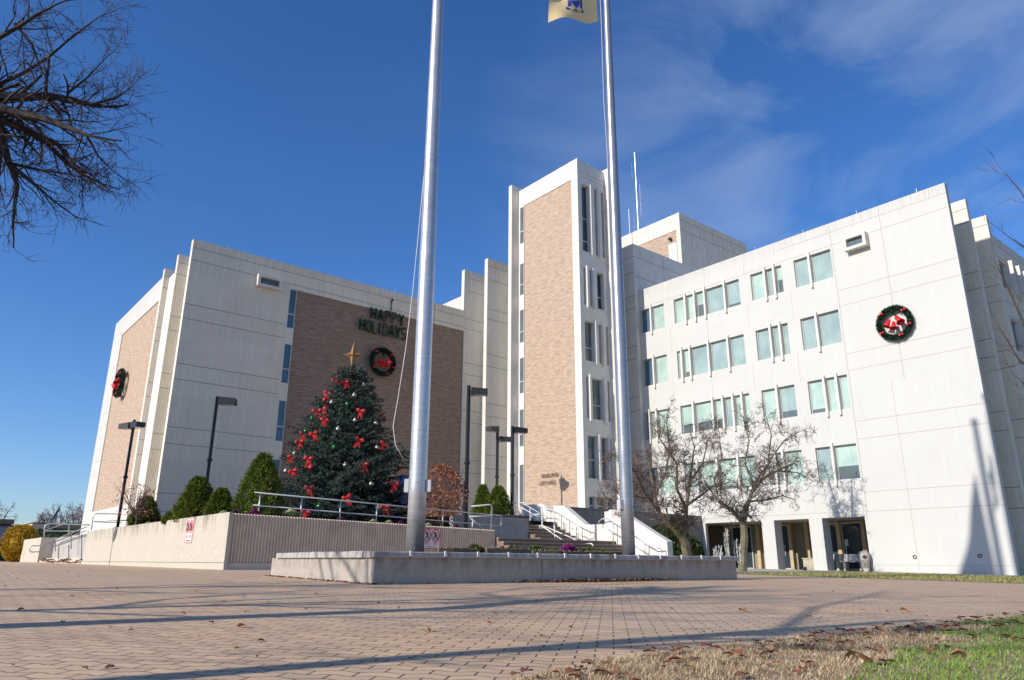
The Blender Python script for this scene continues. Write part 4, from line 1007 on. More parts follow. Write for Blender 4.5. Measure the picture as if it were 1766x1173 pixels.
bows=[(577,655,'highest left, just under the star'),(596,660,'highest right, just under the star'),(565,680,'large, on the upper left side'),(535,709,'left of a close pair at mid height'),(557,708,'right of a close pair at mid height'),(622,710,'alone right of centre in the upper half'),(676,715,'on the upper right edge against the brick'),(505,747,'on the left edge above a branch'),(541,748,'left of centre at mid height'),(620,760,'right of centre at mid height'),(662,766,'small and shaded near the right side'),(472,760,'sticking out at the far left tip'),(532,792,'left of centre in the lower half'),(489,790,'small, on the lower left edge'),(505,813,'lying flat on a low left branch'),(628,802,'right of centre in the lower half'),(533,842,'low on the left, above the handrail'),(598,858,'at the handrail near the middle'),(680,836,'low on the right side'),(527,884,'lowest left, under the handrail'),(664,875,'lowest right, crossing the handrail'),(560,725,'small, under the close pair')]
for (x,y,l) in bows:
    bow(crownpt(x,y),.74 if 'small' not in l else .7,'red ribbon bow on the decorated spruce, '+l)
balls=[(572,694,0),(554,680,0),(599,697,1),(611,682,0),(638,692,1),(538,722,1),(583,740,0),(490,741,1),(508,782,0),(648,730,0),(650,772,0),(595,802,0),(493,812,0),(686,765,1),(550,873,1),(652,876,0),(570,650,2),(560,690,2),(536,806,2),(627,664,0),(675,820,0),(520,700,1),(612,725,0),(576,771,1),(640,835,0)]
bm_=[M['silver'],M['greenball'],M['red_plastic']]; bn=['silver','green','red']
for i,(x,y,k) in enumerate(balls):
    p=crownpt(x,y); mb=MB(); c=Vector((0,0,0)); r_=.085 if i%3 else .10
    mb.lathe(c,[(r_*math.sin(t),-r_*math.cos(t)) for t in [math.pi*q/8 for q in range(9)]],12); mb.lathe(c+Vector((0,0,r_*.97)),[(.025,0),(.025,.04),(0,.04)],6)
    o=mb.build('bauble',bm_[k],loc=tuple(p),smooth=True)
    o.data.transform(Matrix.Translation(p))
    hgt='top third' if y<700 else ('upper middle' if y<745 else ('lower middle' if y<800 else 'bottom third')); sd_='left edge' if x<515 else ('left side' if x<570 else ('middle' if x<615 else ('right side' if x<660 else 'right edge')))
    tag(o,'shiny %s ball hanging in the %s of the spruce on its %s'%(bn[k],hgt,sd_),'bauble','balls on the decorated spruce')

# --- conical shrubs
def conifer(name,label,base,H,Rr,n,m,shape='cone',seed=1,group=None,cat='shrub',leaf=.07):
    r=random.Random(seed); b=Vector(base); o=thing(name,base,label,cat,group)
    mb=MB(); mb.tube([b,b+Vector((0,0,H*.6))],[.06,.03],6); mb.build('trunk',M['bark'],o)
    mb=MB()
    def rad(h): 
        return Rr*((1-h)**.60*(.78+.22*min(1,h/.22)) if shape=='cone' else math.sqrt(max(0,1-(2*h-1)**2))**.8)
    # solid-looking core of clumps
    lump=[(r.random(),r.random()*6.283,r.uniform(.6,1)) for _ in range(160)]
    for _ in range(n):
        h=r.random()**1.15*.99; a=r.random()*6.283
        l=noise.noise((math.cos(a)*2.2+seed,math.sin(a)*2.2,h*6))*.55+noise.noise((math.cos(a)*6+seed,math.sin(a)*6,h*15))*.28
        rr=rad(h)*(1+.62*l)*(1-.22*r.random()**2.2)
        p=b+Vector((math.cos(a)*rr,math.sin(a)*rr,h*H))
        d=Vector((math.cos(a),math.sin(a),.35+r.gauss(0,.4)))+Vector((r.gauss(0,.35),r.gauss(0,.35),r.gauss(0,.3)))
        leafquad(mb,p,d,leaf*r.uniform(.6,1.3),leaf*.28,1 if (r.random()<.05 or noise.noise(p*3.1)>.52) else 0)
    for _ in range(int(n*.05)):      # stray sprays that break the outline
        h=r.random()*.98; a=r.random()*6.283; rr=rad(h)*r.uniform(1.0,1.16); p=b+Vector((math.cos(a)*rr,math.sin(a)*rr,h*H))
        for _k in range(3): leafquad(mb,p,Vector((math.cos(a)+r.gauss(0,.4),math.sin(a)+r.gauss(0,.4),.9+r.gauss(0,.3))),leaf*1.7,leaf*.2)
    # inner opaque body so the sky does not show through the middle
    prof=[(rad(h_)*.66,h_*H) for h_ in [0,.1,.2,.35,.5,.65,.8,.92,.98]]; mb.lathe(b,prof,14,0)
    mb.build('foliage',[m,M['brown_spray']],o); return o
for i,(px,pyt,Y,zb,hw,lab) in enumerate([(255,856,38,1.5,24,'small dark conical shrub behind the cream wall, beside the reddish twigs'),(345,823,29.5,1.4,34,'broad conical shrub at the foot of the second lamp post'),
        (383,843,27.5,1.4,22,'smallest conical shrub, between the broad one and the tallest one'),(456,782,26.6,1.4,41,'tallest conical shrub, at the corner of the fluted wall beside the spruce'),
        (833,836,32.5,1.9,20,'left of two conical shrubs standing before the fin walls near the stairs'),(860,838,31.6,1.9,27,'right of two conical shrubs standing before the fin walls near the stairs'),(303,882,31,1.4,18,'low rounded shrub half merged with the broad conical one')]):
    top=at(px,pyt,Y); sc=(Vector(top).dot(Fv))/1259.06
    conifer('conical_shrub',lab,(top.x,top.y,zb),top.z-zb,hw*sc*1.05,9500,M['shrub'],seed=i+5,group='dwarf conical evergreens',leaf=.085)
# dark shrubs by the terrace wall
for i,(px,py,Y,hw) in enumerate([(1150,905,26.5,36),(1176,925,25.5,30)]):
    top=at(px,py,Y); sc=top.dot(Fv)/1259.06
    conifer('evergreen_bush',['glossy dark green bush against the grimy ribbed wall, the taller one','glossy dark green bush behind the right tree trunk, the lower one'][i],(top.x,top.y,-.25),top.z+.25,hw*sc,6000,M['dark_shrub'],'round',seed=40+i,group='dark bushes by the terrace wall',cat='bush',leaf=.11)
p=at(40,906,70); conifer('yellow_bush','bright yellow-gold bush behind the low wall at the far left',(p.x,p.y,-.1),p.z+.1,1.0,5000,leafmat('golden_leaves',(.42,.26,.02),(.60,.42,.04)),'round',seed=60,cat='bush',leaf=.16)
p=at(112,912,76); conifer('hedge','low dark hedge behind the far left railing',(p.x,p.y,-.1),p.z+.1,2.9,6000,M['dark_shrub'],'round',seed=61,cat='hedge',leaf=.16)

# --- bare trees
def bare(name,label,base,limbs,mt,m_tw,seed=1,levels=4,spread=.6,cat='tree',group=None,twl=.5,kids=(3,4),gnarl=.25,up=.15,red=.62,minr=.006,lenred=.72):
    """limbs: list of polylines (world points) with start radius; twigs grow out of them"""
    r=random.Random(seed); o=thing(name,tuple(base),label,cat,group)
    tr=MB(); tw=MB(); cr_=MB()
    def grow(p,d,ln,rad,lev):
        n=4 if lev>0 else 3; pts=[p]; q=p; dd=d.normalized(); rs_=[rad]
        for k in range(n):
            dd=(dd+Vector((r.gauss(0,gnarl),r.gauss(0,gnarl),r.gauss(0,gnarl)+up*.3))).normalized(); q=q+dd*(ln/n); pts.append(q); rs_.append(rad*(1-.55*(k+1)/n))
        (cr_ if lev>1 else tw).tube(pts,rs_,5 if lev>1 else 3,0,cap=False)
        if lev>0:
            for k in range(r.randint(*kids)):
                i=r.randint(1,n); a=Vector((r.gauss(0,1),r.gauss(0,1),r.gauss(0,1)+up)).normalized()
                nd=(dd*(1-spread)+a*spread*1.1).normalized(); grow(pts[i],nd,ln*lenred*r.uniform(.7,1.15),max(minr,rs_[i]*red),lev-1)
    for pts,ra,rb_,kind in limbs:
        pts=[Vector(p) for p in pts]; n=len(pts); rr=[ra+(rb_-ra)*k/(n-1) for k in range(n)]
        tr.tube(pts,rr,8) if kind=='trunk' else cr_.tube(pts,rr,6)
        if kind!='trunk':
            for i in range(1,n):
                seg=(pts[i]-pts[i-1])
                for _ in range(r.randint(*kids)):
                    t=r.random(); p=pts[i-1]+seg*t; a=Vector((r.gauss(0,1),r.gauss(0,1),r.gauss(0,1)+up)).normalized()
                    grow(p,(seg.normalized()*(1-spread)+a*spread).normalized(),twl*r.uniform(.7,1.3),max(minr,rr[i]*.5),levels-1)
            grow(pts[-1],pts[-1]-pts[-2],twl,rb_,levels-1)
    if tr.v: tr.build('trunk',mt,o)
    cr_.build('limbs',mt,o)
    tw.build('twigs',m_tw,o)
    return o
# two crab-apple trees before the right wing
def L2(pts,Y,dy=0): return [at(x,y,Y+dy*k) for k,(x,y) in enumerate(pts)]
YA=18.2
bare('bare_tree','gnarled leafless tree with mossy forked trunk, the left of two before the arcade',at(1188,985,YA),
 [(L2([(1189,990),(1186,960),(1181,935),(1176,925)],YA),.22,.15,'trunk'),
  (L2([(1176,928),(1155,905),(1138,885),(1128,850),(1120,800)],YA,.15),.12,.04,'l'),(L2([(1178,930),(1182,900),(1184,870),(1190,830),(1196,780)],YA,-.15),.12,.035,'l'),
  (L2([(1138,885),(1112,850),(1095,815),(1075,790)],YA,-.2),.07,.025,'l'),(L2([(1130,855),(1148,815),(1155,775),(1150,730)],YA,.2),.06,.02,'l'),
  (L2([(1184,880),(1166,840),(1168,800),(1140,760)],YA,-.25),.07,.02,'l'),(L2([(1184,872),(1215,850),(1235,835)],YA,.1),.06,.02,'l'),(L2([(1190,830),(1212,800),(1220,760)],YA,.3),.05,.02,'l'),
  (L2([(1120,860),(1085,855),(1060,868),(1044,858)],YA,-.1),.03,.012,'l')],M['mossbark'],M['twig'],seed=5,levels=4,twl=.66,kids=(3,4),gnarl=.32,spread=.62,group='leafless ornamental trees',minr=.009)
YB=19.2
bare('bare_tree','gnarled leafless tree with short thick trunk behind the planter end, right of two',at(1282,985,YB),
 [(L2([(1280,992),(1282,955),(1284,925),(1282,900)],YB),.20,.15,'trunk'),
  (L2([(1282,902),(1288,875),(1296,850),(1312,828),(1340,812),(1368,800)],YB,-.12),.12,.03,'l'),(L2([(1282,902),(1262,880),(1240,865),(1228,850)],YB,.15),.11,.04,'l'),
  (L2([(1290,870),(1300,835),(1285,800),(1292,760),(1284,730)],YB,.2),.06,.02,'l'),(L2([(1292,865),(1320,862),(1350,855),(1372,862)],YB,.1),.05,.015,'l'),
  (L2([(1312,828),(1330,790),(1352,760),(1378,745)],YB,-.2),.06,.018,'l'),(L2([(1340,812),(1375,815),(1402,830)],YB,-.1),.04,.012,'l'),(L2([(1240,865),(1232,830),(1245,790),(1240,750)],YB,.2),.05,.018,'l'),
  (L2([(1300,835),(1325,800),(1330,750),(1322,720)],YB,.25),.05,.018,'l')],M['mossbark'],M['twig'],seed=9,levels=4,twl=.66,kids=(3,4),gnarl=.32,spread=.62,group='leafless ornamental trees',minr=.009)
# overhanging tree at upper left; trunk outside the picture
def LD(pts,d0,dd=0): return [dep(-40+(x+40)*.82,170+(y-170)*.86,d0+dd*k) for k,(x,y) in enumerate(pts)]
tb=Vector((-3.6,7.3,gz(7.3)))
hub=dep(-40,170,8.2)
limbs=[([tb,tb+Vector((.1,0,2.2)),tb+Vector((.2,.2,4.4)),hub],.26,.13,'trunk'),
 (LD([(-40,165),(40,168),(110,165),(160,172),(205,185)],8.2,.1),.07,.022,'l'),(LD([(-40,175),(30,195),(100,210),(150,228),(192,243)],8.0,-.1),.06,.018,'l'),
 (LD([(-40,180),(20,215),(70,235),(110,262),(150,300),(186,325)],8.1,.05),.055,.014,'l'),(LD([(-30,180),(10,235),(25,290),(45,345),(38,400)],7.9,0),.05,.014,'l'),
 (LD([(-60,160),(0,145),(60,118),(110,88),(150,55),(205,15)],8.6,.12),.03,.008,'l'),(LD([(-60,90),(0,52),(50,25),(90,0),(130,-20)],8.4,0),.032,.01,'l'),
 (LD([(25,300),(60,325),(105,362)],7.9,0),.03,.012,'l'),(LD([(30,300),(85,312),(138,320)],7.9,.1),.02,.01,'l'),(LD([(70,235),(130,262),(165,302),(180,316)],8.1,0),.03,.012,'l'),
 (LD([(-20,190),(8,210),(12,270),(5,335)],8.2,.05),.03,.014,'l'),(LD([(40,190),(62,232),(20,180)],8.2,.1),.02,.01,'l'),(LD([(140,175),(200,182),(250,170),(275,155)],8.4,.15),.022,.007,'l'),
 (LD([(150,160),(190,130),(225,95)],8.5,.1),.018,.006,'l'),(LD([(190,243),(215,285),(240,310)],8.0,.1),.014,.006,'l'),(LD([(40,20),(75,60),(95,110)],8.4,0),.02,.008,'l')]
# limbs that stay outside the picture but give the tree its crown and shadow
rr_=random.Random(2)
for k in range(15):
    d=(-Rv*rr_.uniform(.5,1.1)+Vector((0,0,1))*rr_.uniform(.1,.9)+Fv*rr_.uniform(-.6,.2)).normalized()
    limbs.append(([hub,hub+d*1.2,hub+d*2.2+Vector((0,0,.2)),hub+d*3.0+Vector((0,0,.3))],.075,.03,'l'))
bare('overhanging_tree','leafless dark-branched tree reaching into the upper left corner of the picture',tb,limbs,M['darkbark'],mat('dark_twigs',(.055,.038,.036),.9),seed=21,levels=3,twl=.38,kids=(3,4),gnarl=.13,spread=.5,up=.05,minr=.003,lenred=.7)
# two more bare trees outside the left edge: their shadows cross the plaza
def sidetree(base,H,seed,label,nl=10,thick=.22):
    b=Vector(base); r=random.Random(seed); lim=[([b,b+Vector((.1,.05,H*.25)),b+Vector((.0,.1,H*.5)),b+Vector((.1,0,H*.7))],thick,thick*.4,'trunk')]
    for k in range(nl):
        a=r.uniform(0,6.28); h=H*r.uniform(.35,.7); d=Vector((math.cos(a),math.sin(a),r.uniform(.5,1.2))); p=b+Vector((.05,.05,h)); l=H*.16
        lim.append(([p,p+d*l,p+d*l*1.7+Vector((0,0,l*.3)),p+d*l*2.3+Vector((0,0,l*.5))],thick*.3,.02,'l'))
    return bare('bare_tree',label,b,lim,M['darkbark'],M['darkbark'],seed=seed,levels=3,twl=1.0,kids=(2,3),gnarl=.22,group='leafless trees outside the left edge',minr=.008)
sidetree((-6.5,13.4,gz(13)),11,31,'leafless tree left of the picture in line with the planter front',9,.17)
sidetree((-5.6,9.0,gz(9)),9.5,35,'added leafless tree unseen left of the picture, thickening the branch shadows on the paving',12,.14)  # extra tree added out of view to thicken the branch shadows
sidetree((-5.0,4.25,gz(4)),10,33,'leafless tree left of the picture close to the lawn edge',8,.15)
# tree entering at the right edge
tb=Vector((22.5,4.2,gz(4)))
def LR(pts,d0): return [dep(x,y,d0) for x,y in pts]
limbs=[([tb,tb+Vector((0,.2,2.5)),dep(1850,700,23)],.2,.12,'trunk'),
 (LR([(1850,700),(1800,620),(1766,560),(1740,500),(1715,450)],22.5),.06,.010,'l'),(LR([(1850,700),(1850,600),(1800,470),(1770,430),(1735,405)],22.5),.05,.01,'l'),(LR([(1850,700),(1830,560),(1790,380),(1760,330),(1735,300)],22.5),.04,.008,'l'),
 (LR([(1850,700),(1800,640),(1760,625),(1720,560)],22.5),.05,.012,'l'),(LR([(1850,700),(1850,800),(1800,700),(1760,655)],22.5),.05,.012,'l')]
bare('bare_tree','leafless tree whose twigs enter at the right edge before the shaded side wall',tb,limbs,M['bark'],M['twig'],seed=44,levels=2,twl=.8,kids=(2,3),gnarl=.2,spread=.5,minr=.006)
# distant bare trees at far left
for i,(px,py,Y,H) in enumerate([(118,882,120,1),(146,874,128,1),(95,893,122,1),(-8,868,130,1)]):
    t=at(px,py,Y); b=Vector((t.x,t.y,-.1)); Hh=t.z+.1; r=random.Random(70+i); lim=[([b,b+Vector((.1,0,Hh*.4))],.3,.2,'trunk')]
    for k in range(9):
        a=r.uniform(0,6.28); d=Vector((math.cos(a)*.75,math.sin(a)*.75,1.0)); p=b+Vector((0,0,Hh*.35)); l=Hh*.22
        lim.append(([p,p+d*l,p+d*l*1.6+Vector((0,0,l*.3)),p+d*l*2+Vector((0,0,l*.6))],.13,.04,'l'))
    bare('bare_tree',['distant leafless tree right behind the satellite dish','distant leafless tree beside the tan brick wall edge','distant low leafless tree, the leftmost behind the dish','distant leafless tree cut by the left picture edge'][i],b,lim,mat('far_bark',(.16,.13,.13),.9),mat('far_twigs',(.20,.16,.165),.9),seed=80+i,levels=3,twl=Hh*.13,kids=(2,4),gnarl=.2,group='distant leafless trees',minr=.03)

# red-leafed Japanese maple and the sparse one at the left
def maple(name,label,c,H,Rr,n,cols,seed,nl=9):
    r=random.Random(seed); b=Vector(c); lim=[([b,b+Vector((.03,0,.35))],.05,.04,'trunk')]
    for k in range(nl):
        a=r.uniform(0,6.28); d=Vector((math.cos(a)*r.uniform(.35,.9)*Rr/H*1.5,math.sin(a)*r.uniform(.35,.9)*Rr/H*1.5,1)); p=b+Vector((0,0,.3))
        lim.append(([p,p+d*H*.3,p+d*H*.55,p+d*H*.72],.028,.008,'l'))
    o=bare(name,label,b,lim,M['bark'],M['twig'],seed=seed,levels=2,twl=H*.18,kids=(2,4),minr=.005)
    mb=MB()
    for _ in range(n):
        h=r.random(); a=r.random()*6.28; rad=Rr*math.sqrt(r.random())*math.sin(math.pi*(.22+.70*h))
        p=b+Vector((math.cos(a)*rad,math.sin(a)*rad,H*(.22+.80*h)))
        l=noise.noise(p*2.0)
        if l<-.12: continue
        leafquad(mb,p,Vector((r.gauss(0,1),r.gauss(0,1),r.gauss(0,.8)-.4)),.08,.028,r.randint(0,2))
    mb.build('leaves',cols,o); return o
mc=[mat('maple_rust',(.30,.07,.035),.6),mat('maple_brown',(.22,.09,.055),.7),mat('maple_orange',(.36,.14,.05),.6)]
p=at(760,888,26.2); maple('red_maple','small rust-red leafed maple in the raised bed right of the left flagpole',(p.x,p.y,1.25),at(760,803,26.2).z-1.25,1.22,3600,mc,3)
p=at(236,890,36); maple('red_maple','sparse small red-twigged tree behind the cream side wall beside the leftmost lamp post',(p.x,p.y,1.5),at(215,838,36).z-1.4,1.1,420,[mat('maple_pink',(.28,.06,.06),.6)]*3,8,8)

# --- ornamental cabbages along the walls, planter flowers
cab=[mat('cabbage_purple',(.13,.025,.12),.6,var=.4,vscale=20),mat('cabbage_cream',(.55,.55,.30),.6,var=.3,vscale=18),mat('cabbage_magenta',(.26,.02,.17),.6,var=.3,vscale=20),mat('cabbage_leaf',(.10,.16,.06),.6,var=.3,vscale=15)]
def cabbage(c,s,k,label,H=1.0):
    c=Vector(c); o=thing('ornamental_cabbage',tuple(c),label,'plant','ornamental cabbages along the walls'); r=random.Random(int(c.x*97+c.y*31))
    for nm,rings,m in (('outer_leaves',(1.0,.85),cab[3] if k==1 else cab[k]),('rosette',(.68,.5,.32,.16),cab[k])):
        mb=MB()
        for q,rr in enumerate(rings):
            nl=int(6+8*rr)
            for j in range(nl):
                a=6.283*j/nl+q*.5+r.uniform(-.15,.15); d=Vector((math.cos(a),math.sin(a),0)); t=Vector((-d.y,d.x,0)); tilt=1.25-rr
                p0=c+Vector((0,0,s*.25*H)); e=p0+d*s*rr*.9+Vector((0,0,s*(.15+tilt*.55)*H)); mm=p0.lerp(e,.55)+Vector((0,0,-.03*s))
                wv=s*.24
                mb.add([p0-t*wv*.3,p0+t*wv*.3,mm+t*wv,mm-t*wv,e+t*wv*.8+Vector((0,0,.06*s)),e-t*wv*.8+Vector((0,0,.04*s)),e+d*.05*s+Vector((0,0,.10*s))],[(0,1,2,3),(3,2,4,5),(5,4,6)])
        mb.build(nm,m,o)
    mb=MB(); mb.tube([c-Vector((0,0,.05)),c+Vector((0,0,s*.4*H))],s*.12,6); mb.build('stem',cab[3],o)
CL=[(255,'X',1,'cream one at the far wall end by the dark shrub'),(268,'X',2,'magenta one beside the leftmost cream rosette'),(283,'X',1,'cream one below the low rounded shrub'),(303,'X',0,'dark purple one under the broad conical shrub'),
    (326,'X',1,'cream one directly above the faded sign'),(359,'X',2,'reddish purple one left of the wall corner'),(382,'X',1,'cream one at the very corner of the wall'),
    (404,'Y',0,'purple one just right of the wall corner'),(438,'Y',2,'tall purple one in front of the tallest conical shrub'),(502,'Y',1,'big cream one where the spruce branches begin'),(592,'Y',0,'purple one under the spruce, left half of the rail'),(645,'Y',1,'cream one under the rail, left of a pair'),(672,'Y',1,'cream one under the rail, right of a pair'),(692,'Y',2,'magenta one beside the left flagpole'),(740,'Y',1,'lime-cream one under the red maple'),(788,'Y',0,'purple one at the foot of the lamp post')]
for px,ax,k,l in CL:
    if ax=='X':
        p=onX(px,905,8.72); z=1.40; yy=p.y; 
        cabbage((8.75,yy,z),.26,k,'ornamental cabbage, '+l)
    else:
        p=onY(px,900,24.55); cabbage((p.x,24.6,zt(p.x)-.13),.25 if 'big' not in l else .33,k,'ornamental cabbage, '+l,1.3 if 'tall' in l or 'big' in l else 1)
# planter contents
def lowplant(name,label,c,s,mm,n=700,H=.8,seed=1,cat='plant',leaf=.05,group='low plants in the planter'):
    r=random.Random(seed); c=Vector(c); mb=MB()
    for _ in range(n):
        a=r.random()*6.283; ph=r.random()**.7*1.5; rr=s*(.75+.3*r.random()); d=Vector((math.cos(a)*math.sin(ph),math.sin(a)*math.sin(ph),math.cos(ph)*H))
        leafquad(mb,c+d*rr*.85,d+Vector((r.gauss(0,.5),r.gauss(0,.5),r.gauss(0,.5))),leaf*r.uniform(.6,1.4),leaf*.4)
    mb.lathe(c,[(s*.75,0),(s*.7,s*.3*H),(s*.4,s*.65*H),(0,s*.75*H)],10)
    return tag(fixloc(mb.build(name,mm)),label,cat,group)
gl=leafmat('thyme_green',(.05,.08,.015),(.12,.14,.04)); gy=leafmat('sage_grey',(.14,.18,.15),(.24,.28,.24)); 
for i,(px,Y,s,mm,l,zz) in enumerate([(820,14.4,.20,gl,'dark green cushion plant with rusty tips left in the planter',.14),(850,14.3,.17,gy,'grey-green cushion plant left in the planter',.12),(925,14.2,.24,gl,'wide green cushion plant in the middle of the planter',.12),(950,14.6,.2,gl,'low green cushion plant beside the wide middle one',.10),
       (965,14.7,.16,gl,'small green plant touching the purple kale',.12),(1015,14.3,.24,gl,'green cushion plant left of the right flagpole',.10),(1045,14.4,.2,gl,'lowest green cushion plant nearest the right flagpole',.10),(885,14.7,.2,M['dark_shrub'],'dark glossy low plant behind the brown log edging',.13)]):
    p=at(px,950,Y); lowplant('cushion_plant',l,(p.x,p.y,zz+.10),s*1.1,mm,seed=i,leaf=.05)
p=at(981,950,14.0); lowplant('flowering_kale','purple flowering kale standing highest in the planter',(p.x,p.y,.20),.22,[cab[2]],n=500,H=1.1,seed=90,leaf=.085)
p=at(866,950,14.2); cabbage((p.x,p.y,.20),.15,2,'magenta flowering kale left of the planter middle, leaning',1.2)
# split-log edging
woodm=mat('edging_wood',(.30,.20,.12),.85,var=.5,vscale=25)
def edging(label,pts,h,n):
    P=[Vector(p) for p in pts]; o=MB(); seg=[(P[i+1]-P[i]).length for i in range(len(P)-1)]; tot=sum(seg)
    for k in range(n):
        t=tot*(k+.5)/n; i=0
        while i<len(seg)-1 and t>seg[i]: t-=seg[i]; i+=1
        c=P[i].lerp(P[i+1],t/seg[i]); c.z=.04; o.tube([c,c+Vector((0,0,h+random.uniform(-.012,.012)))],tot/n*.52,6)
    return tag(fixloc(o.build('log_edging',woodm)),label,'garden edging','split-log borders in the planter')
edging('rolled split-log edging at the far left of the planter behind the rim',[at(755,950,13.3),at(780,950,13.25),at(822,950,13.3)],.27,22)
edging('pale split-log edging left of the planter middle',[at(838,950,13.3),at(880,950,13.25),at(917,950,13.35)],.285,30)
edging('long dark split-log edging curving towards the right flagpole',[at(917,950,13.4),at(960,950,13.3),at(1010,950,13.25),at(1060,950,13.3),at(1092,950,13.6)],.255,64)
# pale spiky ornaments at the right end of the planter
pale=mat('frosted_stems',(.56,.55,.50),.7,var=.2,vscale=20)
for i,(x0,x1,y0,Y,l) in enumerate([(1233,1236,945,17.0,'shortest pale frosted stalk cluster at the right end of the planter'),(1240,1243,938,17.0,'pale frosted stalk cluster left of the tallest one'),(1255,1260,910,16.9,'tallest pale frosted stalk cluster before the tree trunk'),(1272,1276,918,16.8,'pale frosted stalk cluster right against the tree trunk')]):
    r=random.Random(i); mb=MB(); b=at((x0+x1)/2,960,Y); t=at((x0+x1)/2,y0,Y)
    for k in range(5):
        x=b.x+r.uniform(-.12,.12); yv=b.y+r.uniform(-.12,.12); hh=(t.z-.05)*r.uniform(.5,1)
        pts=[(x+.02*math.sin(q*2+k),yv+.02*math.cos(q*1.7),.05+hh*q/6) for q in range(7)]; mb.tube(pts,.016,5)
        for q in range(10): a=r.random()*6.28; z=.05+hh*r.random(); mb.tube([(x,yv,z),(x+.07*math.cos(a),yv+.07*math.sin(a),z+.05)],.010,4)
    tag(fixloc(mb.build('frosted_stalks',pale)),l,'decoration','pale stalks at the planter end')

# ------------------------------------------------------------------ arcade furniture
def bench(c,label,L_=1.5):
    c=Vector(c); o=thing('park_bench',tuple(c),label,'bench','benches in the arcade'); con=mat('bench_concrete',(.50,.46,.40),.8,var=.2); slat=mat('grey_slats',(.30,.31,.33),.6)
    for y in (-L_/2+.18,L_/2-.18):
        mb=MB(); mb.prism([(-.22,0),(.22,0),(.16,.40),(.30,.80),(.22,.82),(.10,.44),(-.24,.44),(-.16,.36)],'Y',c.y+y-.05,c.y+y+.05)
        mb.v=[(v[0]+c.x,v[1],v[2]+c.z) for v in mb.v]; mb.build('leg',con,o)
    mb=MB()
    for k in range(3): mb.box(c.x-.22+k*.15,c.x-.10+k*.15,c.y-L_/2,c.y+L_/2,c.z+.44,c.z+.48)
    mb.build('seat',slat,o)
    mb=MB()
    for k in range(3): mb.box(c.x+.16+k*.05,c.x+.20+k*.05,c.y-L_/2,c.y+L_/2,c.z+.50+k*.12,c.z+.60+k*.12)
    mb.build('backrest',slat,o)
p=at(1460,985,18.7); bench((39.3,19.25,gz(18.7)+.02),'slatted park bench with concrete ends at the right opening of the arcade',1.5)
bench((39.9,20.6,gz(19.7)+.02),'dark slatted bench half hidden behind the pale one in the arcade',.8)
u=thing('litter_bin',(37.75,17.72,gz(17.8)),'pebbled concrete bin with a domed top and round mouth beside the bench','bin')
mb=MB(); b=Vector((37.70,18.02,gz(17.8)+.02)); mb.lathe(b,[(0,0),(.16,0),(.19,.1),(.21,.50),(.23,.53)],18); mb.build('body',mat('exposed_aggregate',(.36,.32,.27),.9,var=.3,vscale=40),u)
mb=MB(); mb.lathe(b,[(.23,.53),(.24,.78),(.19,.93),(.10,.98),(0,.99)],18); mb.build('dome_top',mat('pebble_dome',(.42,.38,.32),.9,var=.35,vscale=40),u,smooth=True)
mb=MB(); d=(-b).normalized(); d.z=0; mb.lathe(b+d*.225+Vector((0,0,.69)),[(.09,0),(.09,.03),(0,.03)],14,ax=d); mb.build('mouth',M['black'],u)
for i,(px,X,l,h,w_) in enumerate([(1346,38.6,'small black bucket standing at the foot of the left arcade pier',.35,.16),(1388,36.5,'small dark ground spotlight on the pavement before the arcade',.18,.12),(1494,37.4,'small round grey stone at the base of the bin',.16,.14)]):
    p=onX(px,983,X); z0=gz(p.y)+.01; mb=MB(); mb.lathe((p.x,p.y,z0),[(0,0),(w_*.8,0),(w_,h*.5),(w_*.9,h*.9),(w_*.4,h),(0,h)],12)
    if i==0: mb.tube([(p.x,p.y,z0+h),(p.x,p.y+.05,z0+1.15)],.02,5)
    tag(fixloc(mb.build(['bucket','spotlight','stone'][i],M['black'] if i<2 else M['smooth'])),l,['bucket','light','stone'][i])
mb=MB(); mb.box(38.7,39.3,21.3,21.9,gz(21)+.01,.3); mb.box(38.66,39.34,21.26,21.94,.3,.35); tag(fixloc(mb.build('storage_box',mat('beige_box',(.42,.38,.27),.7,var=.2))),'low beige box standing inside the arcade','box')
mb=MB(); mb.box(13.2,13.5,26.5,26.8,1.45,2.35); mb.box(13.16,13.54,26.46,26.84,2.35,2.40)
mb=MB(); p=at(800,846,30.5)
mb.tube([(p.x,p.y,1.7),(p.x,p.y,p.z+.45)],.035,6); mb.obox((p.x-.05,p.y,p.z+.2),(.22,0,0),(0,.02,0),(0,0,.09)); mb.obox((p.x+.05,p.y-.05,p.z-.05),(.25,0,0),(0,.02,0),(0,0,.06))
tag(fixloc(mb.build('sign_post',mat('green_sign',(.02,.12,.10),.5))),'thin post with small dark green sign plates behind the red maple','sign')
p=at(699,846,28.5); mb=MB(); mb.obox((p.x-.12,p.y,p.z),(.13,0,0),(0,.14,0),(0,0,.6)); mb.obox((p.x-.12,p.y,p.z+.62),(.15,0,0),(0,.17,0),(0,0,.03)); tag(fixloc(mb.build('recycling_box',mat('blue_plastic',(.03,.10,.28),.5))),'blue collection box standing between the spruce and the left flagpole','box')

